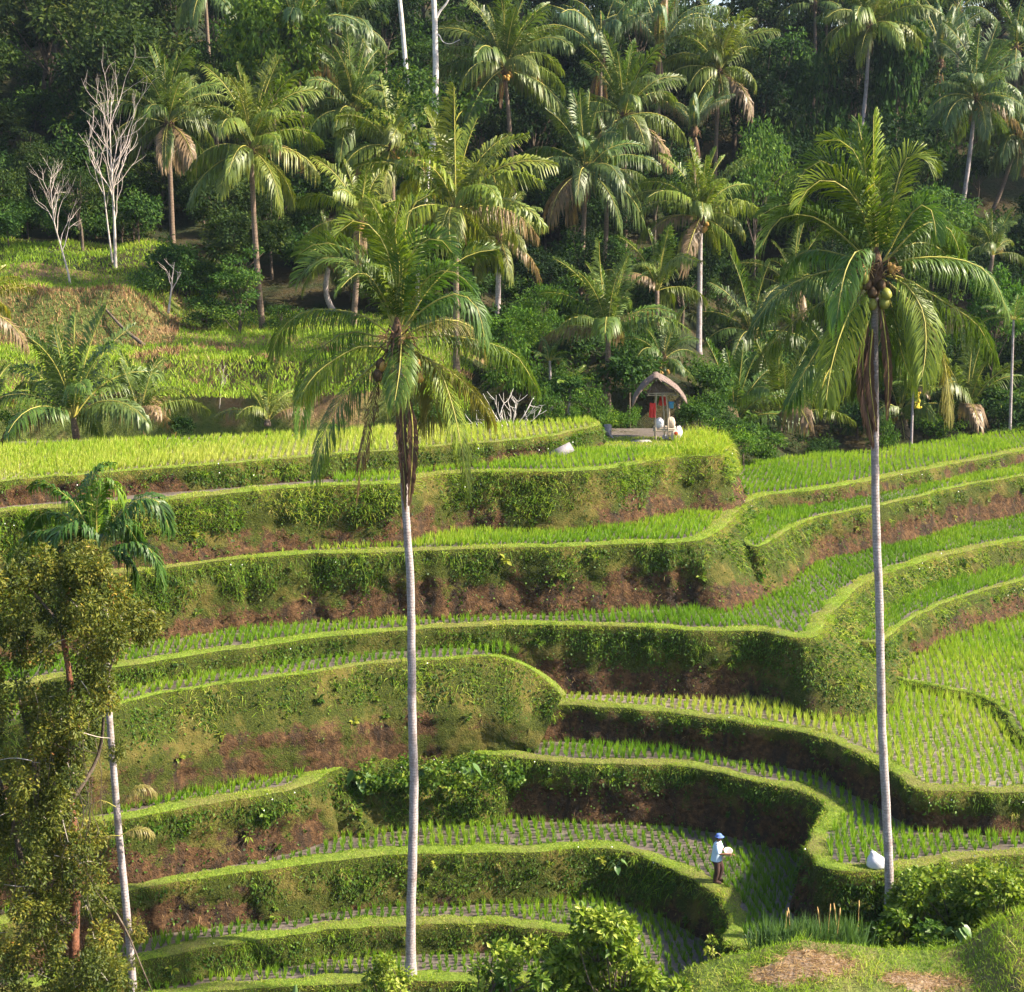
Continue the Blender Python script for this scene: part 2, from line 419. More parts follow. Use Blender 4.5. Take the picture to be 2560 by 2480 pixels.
# ------------------------------------------------------------------ rice terraces
# every terrace is a level: its rim (noted in pixels, placed on the level's plane), an earth bank that
# falls from the rim to the level below, and a flat paddy floor behind the rim
ZL = dict(t1=-24.88, t2=-23.99, t3=-22.38, t4=-20.30, t5=-18.98, t5d=-18.72, t5c=-17.45, t5b=-17.19, t6=-16.48, t6b=-14.60, t7=-13.93, t8=-11.60, t9=-10.72)
RIM = dict(
 t1=[(-80, 1990), (150, 1950), (334, 1908), (470, 1894), (600, 1886), (804, 1877), (1000, 1882), (1060, 1890), (1110, 1925), (1130, 1990)],
 t2=[(-80, 1925), (120, 1872), (285, 1837), (352, 1823), (492, 1798), (598, 1784), (689, 1777), (776, 1770), (882, 1767), (987, 1774), (1057, 1781), (1130, 1796), (1190, 1830), (1230, 1890), (1245, 1960)],
 t3=[(-80, 1790), (60, 1752), (186, 1719), (281, 1697), (387, 1682), (492, 1665), (598, 1653), (689, 1641), (776, 1634), (917, 1633), (1057, 1628), (1145, 1625), (1198, 1630), (1250, 1647), (1303, 1672), (1340, 1692), (1370, 1714), (1392, 1742), (1396, 1764), (1384, 1788), (1384, 1801), (1412, 1814), (1500, 1820), (1700, 1826), (2080, 1838)],
 t4=[(-80, 1630), (158, 1579), (246, 1566), (352, 1547), (457, 1531), (562, 1510), (598, 1496), (633, 1477), (706, 1456), (811, 1445), (882, 1441), (969, 1447), (1057, 1457), (1198, 1463), (1300, 1466), (1359, 1475), (1447, 1496), (1517, 1510), (1559, 1524), (1577, 1543), (1575, 1563), (1559, 1591), (1547, 1616), (1549, 1640), (1563, 1658), (1605, 1667), (1693, 1668), (1763, 1659), (1869, 1644), (1960, 1633), (2080, 1622)],
 t5=[(-80, 1500), (200, 1445), (400, 1410), (600, 1380), (800, 1358), (900, 1353), (1000, 1352), (1060, 1351), (1090, 1350), (1163, 1354), (1290, 1365), (1376, 1377), (1482, 1391), (1570, 1412), (1640, 1443), (1693, 1471), (1724, 1493), (1745, 1510), (1798, 1515), (1960, 1517), (2080, 1517)],
 t5d=[(1690, 1262), (1700, 1290), (1722, 1302), (1772, 1312), (1840, 1322), (1884, 1337), (1920, 1365), (1945, 1400), (1990, 1425), (2080, 1440)],
 t5c=[(1530, 1215), (1566, 1229), (1622, 1227), (1675, 1231), (1703, 1218), (1728, 1195), (1756, 1177), (1833, 1146), (1960, 1110), (2080, 1080)],
 t5b=[(-80, 1410), (225, 1349), (316, 1327), (457, 1306), (598, 1288), (689, 1272), (776, 1266), (846, 1262), (917, 1257), (952, 1257, -.05), (987, 1268, -.25), (1022, 1284, -.6), (1052, 1308, -1.0), (1078, 1334, -1.4)],
 t6=[(-80, 1335), (218, 1278), (316, 1262), (457, 1243), (600, 1222), (689, 1213), (776, 1206), (882, 1199), (1022, 1196), (1163, 1198), (1290, 1204), (1376, 1208), (1450, 1207), (1500, 1217), (1545, 1222), (1568, 1212), (1580, 1190), (1600, 1165), (1630, 1135), (1668, 1110), (1735, 1085), (1815, 1062), (1960, 1033), (2080, 1010)],
 t6b=[(1385, 985), (1408, 1018), (1432, 1042), (1454, 1046), (1482, 1031), (1517, 1010), (1570, 989), (1622, 979), (1728, 958), (1833, 932), (1960, 911), (2080, 892)],
 t7=[(-80, 1135), (150, 1106), (250, 1095), (330, 1086), (457, 1070), (562, 1062), (635, 1059), (811, 1055), (917, 1050), (1057, 1047), (1163, 1043), (1250, 1040), (1310, 1037), (1350, 1031), (1382, 1012), (1405, 987), (1428, 962), (1468, 948), (1520, 943), (1622, 928), (1710, 911), (1833, 887), (1960, 862), (2080, 840)],
 t8=[(-80, 987), (100, 973), (225, 964), (316, 958), (457, 943), (598, 931), (668, 929), (758, 925), (818, 912), (882, 905), (987, 903), (1092, 902), (1163, 897), (1240, 884), (1310, 874), (1362, 872), (1388, 864), (1396, 852), (1390, 842), (1372, 835)],
 t9=[(-80, 930), (0, 922), (105, 913), (246, 902), (352, 894), (492, 883), (598, 874), (700, 866), (776, 860), (882, 851), (987, 843), (1057, 834), (1110, 823), (1140, 815), (1148, 809), (1138, 804)])
BACK = dict(   # far edge of the levels whose far edge can be seen
 t9=[(1092, 807), (882, 819), (668, 830), (422, 837), (211, 844), (0, 854), (-80, 858), (-330, 868)],
 t7=[(2330, 755), (2080, 800), (1960, 823), (1798, 845), (1668, 866), (1517, 877), (1408, 900)])
FALL = dict(t1=1.4, t2=1.3, t3=2.1, t4=2.6, t5=1.8, t5d=.7, t5c=2.0, t5b=3.5, t6=3.0, t6b=2.4, t7=2.9, t8=2.9, t9=1.4)
DROP = dict(t1=1.0, t2=.89, t3=1.61, t4=2.08, t5=1.32, t5d=.26, t5c=1.4, t5b=1.75, t6=2.5, t6b=1.88, t7=2.55, t8=2.33, t9=.88)
RUN = dict(t1=[(0, .4)], t2=[(0, .45)], t3=[(0, .35), (470, .35), (500, .5), (1240, .5), (1300, .3), (1500, .5)], t4=[(0, .35), (600, .35), (640, .75), (950, .75), (1010, .35), (1540, .3), (1640, .5), (1800, .8)],
 t5=[(0, .15), (1000, .15), (1100, .3)], t5d=[(0, .9)], t5c=[(0, .35), (1700, .5), (1800, .8)], t5b=[(0, .7), (900, .8), (1078, .9)],
 t6=[(0, .4), (1450, .35), (1520, .5), (1570, 1.2), (1650, 1.2), (1760, .7)], t6b=[(0, .5)], t7=[(0, .35), (1290, .35), (1350, .75), (1400, 1.05), (1440, .8), (1480, .5)], t8=[(0, .4), (1250, .5), (1396, .6)], t9=[(0, .4)])
# share of the bank (from the rim down) that is green, by pixel column; tall = long hanging grass
COVER = dict(t1=[(0, 1)], t2=[(0, 1)], t3=[(200, .28), (460, .35), (500, 1), (1245, 1), (1290, .55), (1390, .6), (1420, .9)],
 t4=[(150, .42), (590, .5), (625, 1), (975, 1), (1000, .33), (1500, .3), (1560, .2), (1590, .7), (1700, 1)],
 t5=[(0, .05), (900, .08), (1085, .2), (1300, .2), (1700, .2), (1760, .45), (1960, .5)], t5d=[(0, 1)],
 t5c=[(1560, .8), (1640, .55), (1700, .8), (1760, .45), (1900, .3)], t5b=[(200, .95), (600, .85), (800, .9), (930, 1.2), (1085, 1.2)],
 t6=[(220, .6), (450, .8), (620, .55), (680, .45), (1000, .42), (1450, .55), (1545, 1), (1660, 1), (1790, .95), (1830, .35), (1960, .4)],
 t6b=[(1440, .95), (1520, .8), (1560, .42), (1700, .42), (1960, .36)],
 t7=[(200, .7), (600, .62), (670, .5), (720, .4), (1200, .38), (1330, .5), (1410, .95), (1462, .12), (1520, .1), (1960, .12)],
 t8=[(-60, .75), (300, .68), (640, .7), (800, .5), (830, .72), (955, .6), (985, 1), (1110, 1), (1140, .62), (1240, .5), (1300, .75), (1400, .55)],
 t9=[(0, .25), (340, .25), (370, .9), (900, .95), (935, .3), (1035, .25), (1055, .9)])
TALL = dict(t8=1.0, t7=.6, t6=.5, t6b=.6, t5b=.5, t3=.45, t4=.4)
WATER = {'t5', 't9', 't5d'}
RICE = dict(  # row heading (deg), spacing along, across, height, tint
 t1=(4, .23, .26, .38, .40), t2=(4, .23, .26, .38, .40), t3=(6, .22, .28, .42, .42), t4=(-8, .21, .26, .42, .45), t5=(-10, .2, .27, .42, .80), t5d=(-10, .19, .25, .42, .62),
 t5c=(-35, .2, .24, .34, .5), t5b=(0, .22, .26, .34, .5), t6=(2, .2, .24, .36, .45), t6b=(-40, .2, .24, .34, .5), t7=(-12, .2, .23, .38, .66), t8=(0, .2, .22, .40, .66), t9=(3, .2, .27, .40, .90))
CLEAR = dict(t8=[(-80, 640)], t3=[(1590, 2100)], t5=[(-80, 1060)])     # pixel columns without rice

def prof(tab, x):
    return np.interp(x, [a for a, _ in tab], [b for _, b in tab])

def rim_xy(k):
    R_ = list(RIM[k])
    if R_[0][0] == -80: R_ = [(-330, R_[0][1] * 2.0 - R_[1][1] if R_[1][0] > 60 else R_[0][1] + 40)] + R_
    if R_[-1][0] == 2080: R_ = R_ + [(2330, R_[-1][1] + (R_[-1][1] - R_[-2][1]) * 1.6)]
    pts = [on_z(p[0], p[1], ZL[k] + (p[2] if len(p) > 2 else 0)) for p in R_]
    C = spline(pts, .22)
    for _ in range(2):
        C[1:-1] = (C[:-2] + 2 * C[1:-1] + C[2:]) / 4
    return C

TER = {}
for k in ZL:
    C = rim_xy(k)
    nn = np.stack([np.gradient(C[:, 1]), -np.gradient(C[:, 0])], 1); nn = nrm(nn)
    for _ in range(4):
        nn[1:-1] = nrm(nn[:-2] + nn[1:-1] * 2 + nn[2:])
    # a lived-in rim is never a clean curve
    j = wob(C[:, :2], hash(k) % 97 if False else sum(map(ord, k)), 1.6) * .10 + wob(C[:, :2], 5 + sum(map(ord, k)), 5) * .05
    C = C.copy(); C[:, :2] += nn * j[:, None]
    zc = ZL[k] + CZ
    if k in BACK:
        bk = [tuple(on_z(*p, ZL[k])[:2]) for p in BACK[k]]
        if k == 't7': bk = bk + [(4, 72), (-45, 72)]
    elif k == 't8':
        bk = [(8.4, 79), (2, 79), (-40, 72)]
    elif k == 't5b':
        bk = [(-3, 63), (-6, 66), (-50, 80)]
    elif k in ('t1', 't2'):
        bk = [(30, 58), (30, 80), (-45, 80)]
    else:
        bk = [(75, 94), (-60, 80)]
    poly = np.array([tuple(c[:2]) for c in C] + bk)
    TER[k] = dict(C=C, n=nn, z=zc, poly=poly)

def inside(P, poly):
    x, y = P[:, 0], P[:, 1]; r = np.zeros(len(P), bool)
    for (x0, y0), (x1, y1) in zip(poly, np.roll(poly, -1, 0)):
        c = (y0 > y) != (y1 > y)
        r ^= c & (x < (x1 - x0) * (y - y0) / (y1 - y0 + 1e-12) + x0)
    return r
def dist_line(P, C):
    d = np.full(len(P), 1e9)
    for a, b in zip(C[:-1], C[1:]):
        ab = b - a; t = np.clip(((P - a) @ ab) / (ab @ ab + 1e-9), 0, 1)
        d = np.minimum(d, np.linalg.norm(P - a - t[:, None] * ab, axis=1))
    return d
def in_frame(P, m=70, mx=230):
    x, y = project(P)
    return (x > -mx) & (x < 1960 + mx) & (y > -m) & (y < 1899 + m)
def open_ground(k, P, gap=.03):
    """points of level k that no higher level or its bank covers"""
    ok = inside(P, TER[k]['poly'])
    for j in ZL:
        if ZL[j] > ZL[k] + .05:
            ok &= ~inside(P, TER[j]['poly'])
            q = P[ok]
            if len(q):
                run = .26 * min(ZL[j] - ZL[k], DROP[j])
                near = dist_line(q, TER[j]['C'][::3, :2]) < run + gap
                w = np.where(ok)[0]; ok[w[near]] = False
    return ok

def nb2_pad(n): return np.c_[n * .05, np.zeros(len(n))]
BUND = [(-.66, .0), (-.54, .035), (-.34, .05), (-.10, .05), (.02, .01)]
for ti, k in enumerate(ZL):
    t = TER[k]; C, n2 = t['C'], t['n']; zc = t['z']; m = len(C)
    rs = np.random.RandomState(100 + ti)
    xpix, _ = project(C)
    narrow = .45 if k in ('t6b', 't5c', 't5b', 't5d', 't9') else 1.0
    nr = max(5, int(FALL[k] / .15))
    rows = []
    for off, dz in BUND:
        w = off * narrow * (1 + .3 * wob(C[:, :2], 30 + ti, 1.2) + .2 * wob(C[:, :2], 31 + ti, 4))
        P = C.copy(); P[:, :2] += n2 * w[:, None]; P[:, 2] += dz * (1 + .4 * wob(C[:, :2], 33 + ti, 3))
        rows.append(P)
    run = prof(RUN[k], xpix); run = np.where(run < .6, run * .6, run)
    for i in range(1, nr + 1):
        f = i / nr * FALL[k]
        P = C.copy()
        # undercut soil below the turf, bulges and slumps
        belly = .10 * wob(np.c_[C[:, :2] * 1.0, np.full(m, f * 1.6)], 40 + ti, 1.5) + .05 * wob(np.c_[C[:, :2], np.full(m, f)], 44 + ti, 6) + rs.normal(0, .022, m)
        turf = -.14 * np.clip((f / DROP[k] - .35) * 4, 0, 1) * np.clip(1.6 - f / DROP[k], 0, 1) * (prof(COVER[k], xpix) < .8)
        P[:, :2] += n2 * (.05 + run * min(f, DROP[k]) + .12 * max(0, f - DROP[k]) + belly * min(1, f * 2) + turf)[:, None]
        P[:, 2] = C[:, 2] - f
        rows.append(P)
    G = np.stack(rows, 1); nv = G.shape[1]
    i, j = np.meshgrid(np.arange(m - 1), np.arange(nv - 1), indexing='ij')
    F = np.stack([i * nv + j, i * nv + j + 1, (i + 1) * nv + j + 1, (i + 1) * nv + j], -1).reshape(-1, 4)
    hv = np.concatenate([np.zeros(len(BUND)), np.clip(np.arange(1, nr + 1) / nr * FALL[k] / DROP[k], 0, 1)])
    cov = prof(COVER[k], xpix)
    tint = np.clip((hv[None, :] - cov[:, None]) * 1.1 + .55, 0, 1.2)
    root = obj('rice_terrace', mesh_np('rice_terrace', G.reshape(-1, 3), F, [M['bank'], M['turf']], tint.ravel(), True, (j.ravel() < len(BUND) - 1).astype(int)))
    tag(root, kind='structure')
    # paddy floor
    poly = [Vector((x, y, 0)) for x, y in t['poly']]
    zz = list(C[:, 2]) + [zc] * (len(poly) - m)
    tri = np.array(tessellate_polygon([poly]))
    Vt = np.array([(p.x, p.y, z - .02) for p, z in zip(poly, zz)])
    a, b, c = Vt[tri[:, 0]], Vt[tri[:, 1]], Vt[tri[:, 2]]
    flip = np.cross(b - a, c - a)[:, 2] < 0
    tri[flip] = tri[flip][:, ::-1]
    obj('paddy_floor', mesh_np('paddy_floor', Vt, tri, M['water' if k in WATER else 'mud']), root)
    # rice, planted in rows
    hd, sa, sb, hh, tn = RICE[k]
    lo, hi = t['poly'].min(0), t['poly'].max(0)
    ca, sn = math.cos(math.radians(hd)), math.sin(math.radians(hd))
    cx = np.arange(-75, 75, sb); cy = np.arange(20, 110, sa)
    gx, gy = np.meshgrid(cx, cy); gx = gx + rs.normal(0, .025, gx.shape) + .05 * np.sin(gy * .7); gy = gy + rs.normal(0, .035, gy.shape)
    P = np.stack([gx * ca - gy * sn * -1 * 0 - (gy - 60) * sn, gx * sn + (gy - 60) * ca + 60], -1).reshape(-1, 2)
    P = P[(P[:, 0] > lo[0]) & (P[:, 0] < hi[0]) & (P[:, 1] > lo[1]) & (P[:, 1] < hi[1])]
    P3 = np.c_[P, np.full(len(P), zc)]
    P = P[in_frame(P3)]
    if len(P):
        P = P[open_ground(k, P)]
    if len(P):
        P = P[dist_line(P, C[::2, :2]) > .56 * narrow]
    px, py = project(np.c_[P, np.full(len(P), zc)])
    for a_, b_ in CLEAR.get(k, []):
        s = (px > a_) & (px < b_); P = P[~s]; px, py = px[~s], py[~s]
    if k == 't8': P = P[~((px > 1120) & (py < 862))]
    P = P[rs.rand(len(P)) > .04 + .10 * (wob(P, 58 + ti, 1.3) > .55)]
    if len(P):
        nb = 14
        vig = np.clip(.85 + .3 * wob(P, 60 + ti, .6), .5, 1.3) * rs.uniform(.7, 1.2, len(P))
        B = np.repeat(np.c_[P, np.full(len(P), zc - .02)], nb, 0); N = len(B)
        ang = rs.uniform(0, 6.283, N); lean = rs.uniform(.03, .42, N)
        D = np.stack([np.cos(ang) * lean, np.sin(ang) * lean, np.ones(N)], 1)
        B[:, 0] += np.cos(ang) * .025; B[:, 1] += np.sin(ang) * .025
        Lb = hh * np.repeat(vig, nb) * rs.uniform(.7, 1.2, N)
        tt = np.clip(tn + np.repeat(.20 * wob(P, 66 + ti, .35) + rs.normal(0, .07, len(P)), nb) + rs.normal(0, .13, N), 0, 1)
        V, Fr, tv = blades(B, D, Lb, np.full(N, .024), lean * .35, rs, tt)
        tag(obj('rice_plants', mesh_np('rice_plants', V, Fr, M['rice'], tv), root), kind='stuff')
    # turf on the rim, hanging grass and leafy cover on the bank
    Q = G.reshape(m, nv, 3)
    E1 = np.linalg.norm(np.diff(Q, axis=0), axis=2); E2 = np.linalg.norm(np.diff(Q, axis=1), axis=2)
    area = E1[:, :-1] * E2[:-1, :]
    ok = in_frame(Q[:-1, :-1], 60) & (Q[:-1, :-1, 2] > zc - DROP[k] - .15)
    area = area * ok
    def scatter(n, wrow):
        w = (area * wrow).ravel(); tot = w.sum()
        cnt = int(n * tot)
        if cnt < 1: return None
        c = rs.choice(len(w), cnt, p=w / tot)
        a, b = c // (nv - 1), c % (nv - 1)
        u, v = rs.rand(cnt)[:, None], rs.rand(cnt)[:, None]
        P = Q[a, b] * (1 - u) * (1 - v) + Q[a + 1, b] * u * (1 - v) + Q[a, b + 1] * (1 - u) * v + Q[a + 1, b + 1] * u * v
        return P, a, b, n2[a]
    nb_ = len(BUND)
    rowi = np.arange(nv - 1)
    hm = (hv[:-1] + hv[1:]) / 2
    patch = wob(np.stack([C[:-1, 0], C[:-1, 1]], 1), 70 + ti, 1.1)
    fine = wob(np.stack([C[:-1, 0], C[:-1, 1]], 1), 73 + ti, 4.0)
    cv = np.clip(cov[:-1] * .86 - .05 + .22 * patch + .16 * fine, .03, 1.25)
    V_, F_, T_, nn_ = [], [], [], 0
    # rim turf
    wr = np.broadcast_to((rowi < nb_)[None, :] * 1.0, area.shape)
    s = scatter(365, wr)
    if s:
        P, a, b, nb2 = s; N = len(P)
        D = np.c_[rs.normal(0, .4, (N, 2)) + nb2 * np.clip((b - 2) * .12, -.1, .3)[:, None], np.full(N, .9)]
        Lb = rs.uniform(.05, .12, N) * np.where(b >= 3, rs.uniform(.9, 1.7, N), 1.0) * np.clip(1 + .5 * wob(P[:, :2], 81 + ti, 2.2), .6, 1.8)
        tt = np.clip(.82 + .10 * wob(P[:, :2], 80 + ti, .9) + rs.normal(0, .13, N), 0, 1)
        v, f, tq = blades(P - [0, 0, .02], D, Lb, rs.uniform(.014, .024, N), rs.uniform(.1, .5, N), rs, tt)
        V_.append(v); F_.append(f + nn_); T_.append(tq); nn_ += len(v)
    # hanging grass
    tall = TALL.get(k, .25)
    wr = np.clip((cv[:, None] - hm[None, :]) * 6, 0, 1) * (rowi >= nb_ - 1)[None, :] * (.45 + .55 * (patch > -.3))[:, None]
    s = scatter(150, wr)
    if s:
        P, a, b, nb2 = s; N = len(P)
        D = np.c_[nb2 * (rs.uniform(.05, .4, (N, 1)) + .5 * (tall > .9)) + rs.normal(0, .3, (N, 2)), rs.uniform(-.9, .3, N) + .7 * (tall > .9)]
        tl = tall * np.clip(.6 + .7 * wob(P[:, :2], 90 + ti, .8), .15, 1.3)
        Lb = rs.uniform(.09, .22, N) * (1 + 1.2 * tl + .5 * (run[a] > .65))
        rn_ = run[a] > .65
        tt = np.clip(.24 + .38 * tl + .18 * (tall > .9) + .28 * rn_ + .14 * (xpix[a] > 1480) * (C[a, 2] > CZ - 18) + .22 * wob(P, 84 + ti, 1.3) + rs.normal(0, .13, N), 0, .97)  # tall, gentle-slope and right-bay grass tinted lighter: caught sunlight put into colour
        v, f, tq = blades(P, D, Lb, rs.uniform(.013, .024, N), rs.uniform(.25, .7, N), rs, tt)
        V_.append(v); F_.append(f + nn_); T_.append(tq); nn_ += len(v)
    # ragged tufts that spill over the edge
    wr = np.broadcast_to(((rowi >= nb_ - 2) & (rowi <= nb_ + 3))[None, :] * 1.0, area.shape) * np.clip(.25 + cov[:-1], .2, 1.0)[:, None] * np.clip(.5 + patch, .1, 1.5)[:, None]
    s = scatter(2.0 + 2.6 * tall, wr)
    if s:
        P, a, b, nb2 = s; q = 34; tsz = rs.uniform(.5, 1.25, len(P)); tcol = np.clip(rs.normal(.66, .16, len(P)), .2, .95)
        P = np.repeat(P, q, 0) + rs.normal(0, .07, (len(P) * q, 3)) * [1, 1, .6]; nb2 = np.repeat(nb2, q, 0); N = len(P); tsz = np.repeat(tsz, q)
        D = np.c_[nb2 * rs.uniform(.1, .9, (N, 1)) + rs.normal(0, .4, (N, 2)), rs.uniform(.3, 1.1, N)]
        v, f, tq = blades(P - nb2_pad(nb2), D, rs.uniform(.18, .42, N) * tsz, rs.uniform(.012, .022, N), rs.uniform(.3, 1.1, N), rs, np.clip(np.repeat(tcol, q) + rs.normal(0, .1, N), 0, 1))
        V_.append(v); F_.append(f + nn_); T_.append(tq); nn_ += len(v)
    if V_:
        tag(obj('bank_grass', mesh_np('bank_grass', np.concatenate(V_), np.concatenate(F_), M['grass'], np.concatenate(T_)), root), kind='stuff')
    # small leafy plants, thinning out over the bare soil
    thin = .14 + .9 * np.clip((cv[:, None] + .10 - hm[None, :]) * 4, 0, 1)
    wr = thin * (rowi >= nb_)[None, :] * np.clip(.65 + .8 * patch, .25, 1)[:, None]
    s = scatter(165, wr)
    if s:
        P, a, b, nb2 = s; N = len(P)
        D = np.c_[nb2 * .8 + rs.normal(0, .6, (N, 2)), rs.normal(-.1, .6, N)]
        Nn = np.c_[nb2 + rs.normal(0, .4, (N, 2)), rs.uniform(-.2, .7, N)]
        tt = np.clip(.36 + .24 * wob(P, 94 + ti, 1.2) + rs.normal(0, .17, N), 0, 1)
        Lb = rs.uniform(.05, .13, N)
        v, f, tq = leaves(P + np.c_[nb2 * rs.uniform(0, .05, (N, 1)), np.zeros(N)], D, Nn, Lb, Lb * .75, tt)
        tag(obj('bank_leaves', mesh_np('bank_leaves', v, f, M['cover'], tq), root), kind='stuff')
    # broad-leaved weeds and ferns rooted in the bank
    wr = np.broadcast_to((rowi >= nb_ + 1)[None, :] * 1.0, area.shape) * np.clip(.2 + cov[:-1], .2, 1)[:, None] * np.clip(.3 + fine, .05, 1.3)[:, None]
    s = scatter(.8, wr)
    if s:
        P, a, b, nb2 = s; q = 16; n0 = len(P); sz = np.repeat(rs.uniform(.6, 1.4, n0), q); tc = np.repeat(np.clip(rs.normal(.62, .2, n0), .1, 1), q)
        P = np.repeat(P, q, 0); nb2 = np.repeat(nb2, q, 0); N = len(P)
        D = np.c_[nb2 * .9 + rs.normal(0, .7, (N, 2)), rs.normal(.15, .6, N)]
        Nn = np.c_[nb2 * .5 + rs.normal(0, .3, (N, 2)), np.full(N, .9)]
        Lb = rs.uniform(.10, .22, N) * sz
        v, f, tq = leaves(P + nrm(D) * (.05 * sz)[:, None], D, Nn, Lb, Lb * np.repeat(rs.choice([.28, .6], n0), q), np.clip(tc + rs.normal(0, .1, N), 0, 1))
        tag(obj('bank_weeds', mesh_np('bank_weeds', v, f, M['shrub'], tq), root), kind='stuff')
    # dry stalks and roots on the bare soil
    wr = np.clip((hm[None, :] - cv[:, None]) * 3, 0, 1) * (rowi >= nb_)[None, :] * np.clip(.3 + fine, 0, 1)[:, None]
    s = scatter(26, wr)
    if s:
        P, a, b, nb2 = s; N = len(P)
        D = np.c_[nb2 * .5 + rs.normal(0, .5, (N, 2)), rs.uniform(-.8, .6, N)]
        v, f, tq = blades(P, D, rs.uniform(.10, .26, N), rs.uniform(.008, .016, N), rs.uniform(.2, .8, N), rs, rs.rand(N))
        tag(obj('dry_stalks', mesh_np('dry_stalks', v, f, M['dry'], tq), root), kind='stuff')
    # white flowers dotted along the rim
    wr = np.broadcast_to(((rowi >= nb_ - 2) & (rowi <= nb_ + 2))[None, :] * 1.0, area.shape) * np.clip(patch * 2, 0, 1)[:, None]
    s = scatter(1.3, wr)
    if s:
        P, a, b, nb2 = s; N = len(P)
        v, f, tq = leaves(P + np.c_[nb2 * .14, np.full(N, .10)], rs.normal(size=(N, 3)), np.c_[nb2, np.full(N, .6)], np.full(N, .05), np.full(N, .05), rs.rand(N))
        tag(obj('wild_flowers', mesh_np('wild_flowers', v, f, M['white_petal'], tq), root), kind='stuff')

# ------------------------------------------------------------------ valley ground and hillside
g = mesh_np('valley_ground', [(-150, -30, CZ - 27.5), (150, -30, CZ - 27.5), (150, 280, CZ - 27.5), (-150, 280, CZ - 27.5)], np.array([[0, 1, 2, 3]]), M['floor'])
tag(obj('valley_ground', g), kind='structure')

PL = [(60, -13), (66, -12.2), (69.5, -11.2), (73, -10.5), (76, -9.9), (79, -9.5), (81, -8.6), (86, -8.4), (88, -8.0), (93, -7.9), (98, -6.6), (108, -3.5), (120, 1), (140, 9), (165, 17), (190, 21), (230, 22)]
PC = [(60, -15), (72, -13), (76, -12), (84, -11.3), (92, -10.2), (100, -8.6), (110, -6.2), (120, -3), (140, 5), (165, 14), (190, 18), (230, 19)]
PR = [(60, -16), (84, -15.5), (94, -15), (100, -13), (108, -9.5), (116, -6), (124, -2.5), (140, 5), (160, 12.5), (185, 16), (230, 17)]
def hill(x, y):
    x, y = np.asarray(x, float), np.asarray(y, float)
    a, b, c = (np.interp(y, [p[0] for p in q], [p[1] for p in q]) for q in (PL, PC, PR))
    s = np.clip((x + 6) / 8, 0, 1); s = s * s * (3 - 2 * s)
    r = np.clip((x - 9) / 7, 0, 1); r = r * r * (3 - 2 * r)
    z = a * (1 - s) + b * s; z = z * (1 - r) + c * r
    p = np.stack([x, y], -1)
    # overgrown mound at the left
    mx = 1 / (1 + np.exp((x + 19.2) * 1.6)); my = 1 / (1 + np.exp(-(y - 88.2) * 2.2)) * (1 / (1 + np.exp((y - 103) * .5)))
    z = z + mx * my * (2.5 + .5 * wob(p, 8, .4))
    return z + CZ + .22 * wob(p, 3, .35) + np.clip((y - 100) / 20, 0, 1) * .6 * wob(p, 4, .15)
xs = np.arange(-110, 120, .9); ys = np.concatenate([np.arange(62, 105, .6), np.arange(105, 260, 2.5)])
gx, gy = np.meshgrid(xs, ys, indexing='ij')
gz = hill(gx, gy)
hv_ = np.stack([gx, gy, gz], -1)
for k in ZL:        # keep the hillside under the paddies that run into it
    ins = inside(hv_[..., :2].reshape(-1, 2), TER[k]['poly']).reshape(gx.shape)
    hv_[..., 2] = np.where(ins, np.minimum(hv_[..., 2], TER[k]['z'] - .35), hv_[..., 2])
a, b = len(xs), len(ys)
i, j = np.meshgrid(np.arange(a - 1), np.arange(b - 1), indexing='ij')
F = np.stack([i * b + j, (i + 1) * b + j, (i + 1) * b + j + 1, i * b + j + 1], -1).reshape(-1, 4)
cy_ = gy[:-1, :-1].ravel(); cx_ = gx[:-1, :-1].ravel()
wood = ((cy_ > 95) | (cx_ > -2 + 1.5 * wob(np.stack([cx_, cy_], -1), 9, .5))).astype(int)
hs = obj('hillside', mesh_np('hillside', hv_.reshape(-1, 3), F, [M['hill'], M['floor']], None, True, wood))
tag(hs, kind='structure')
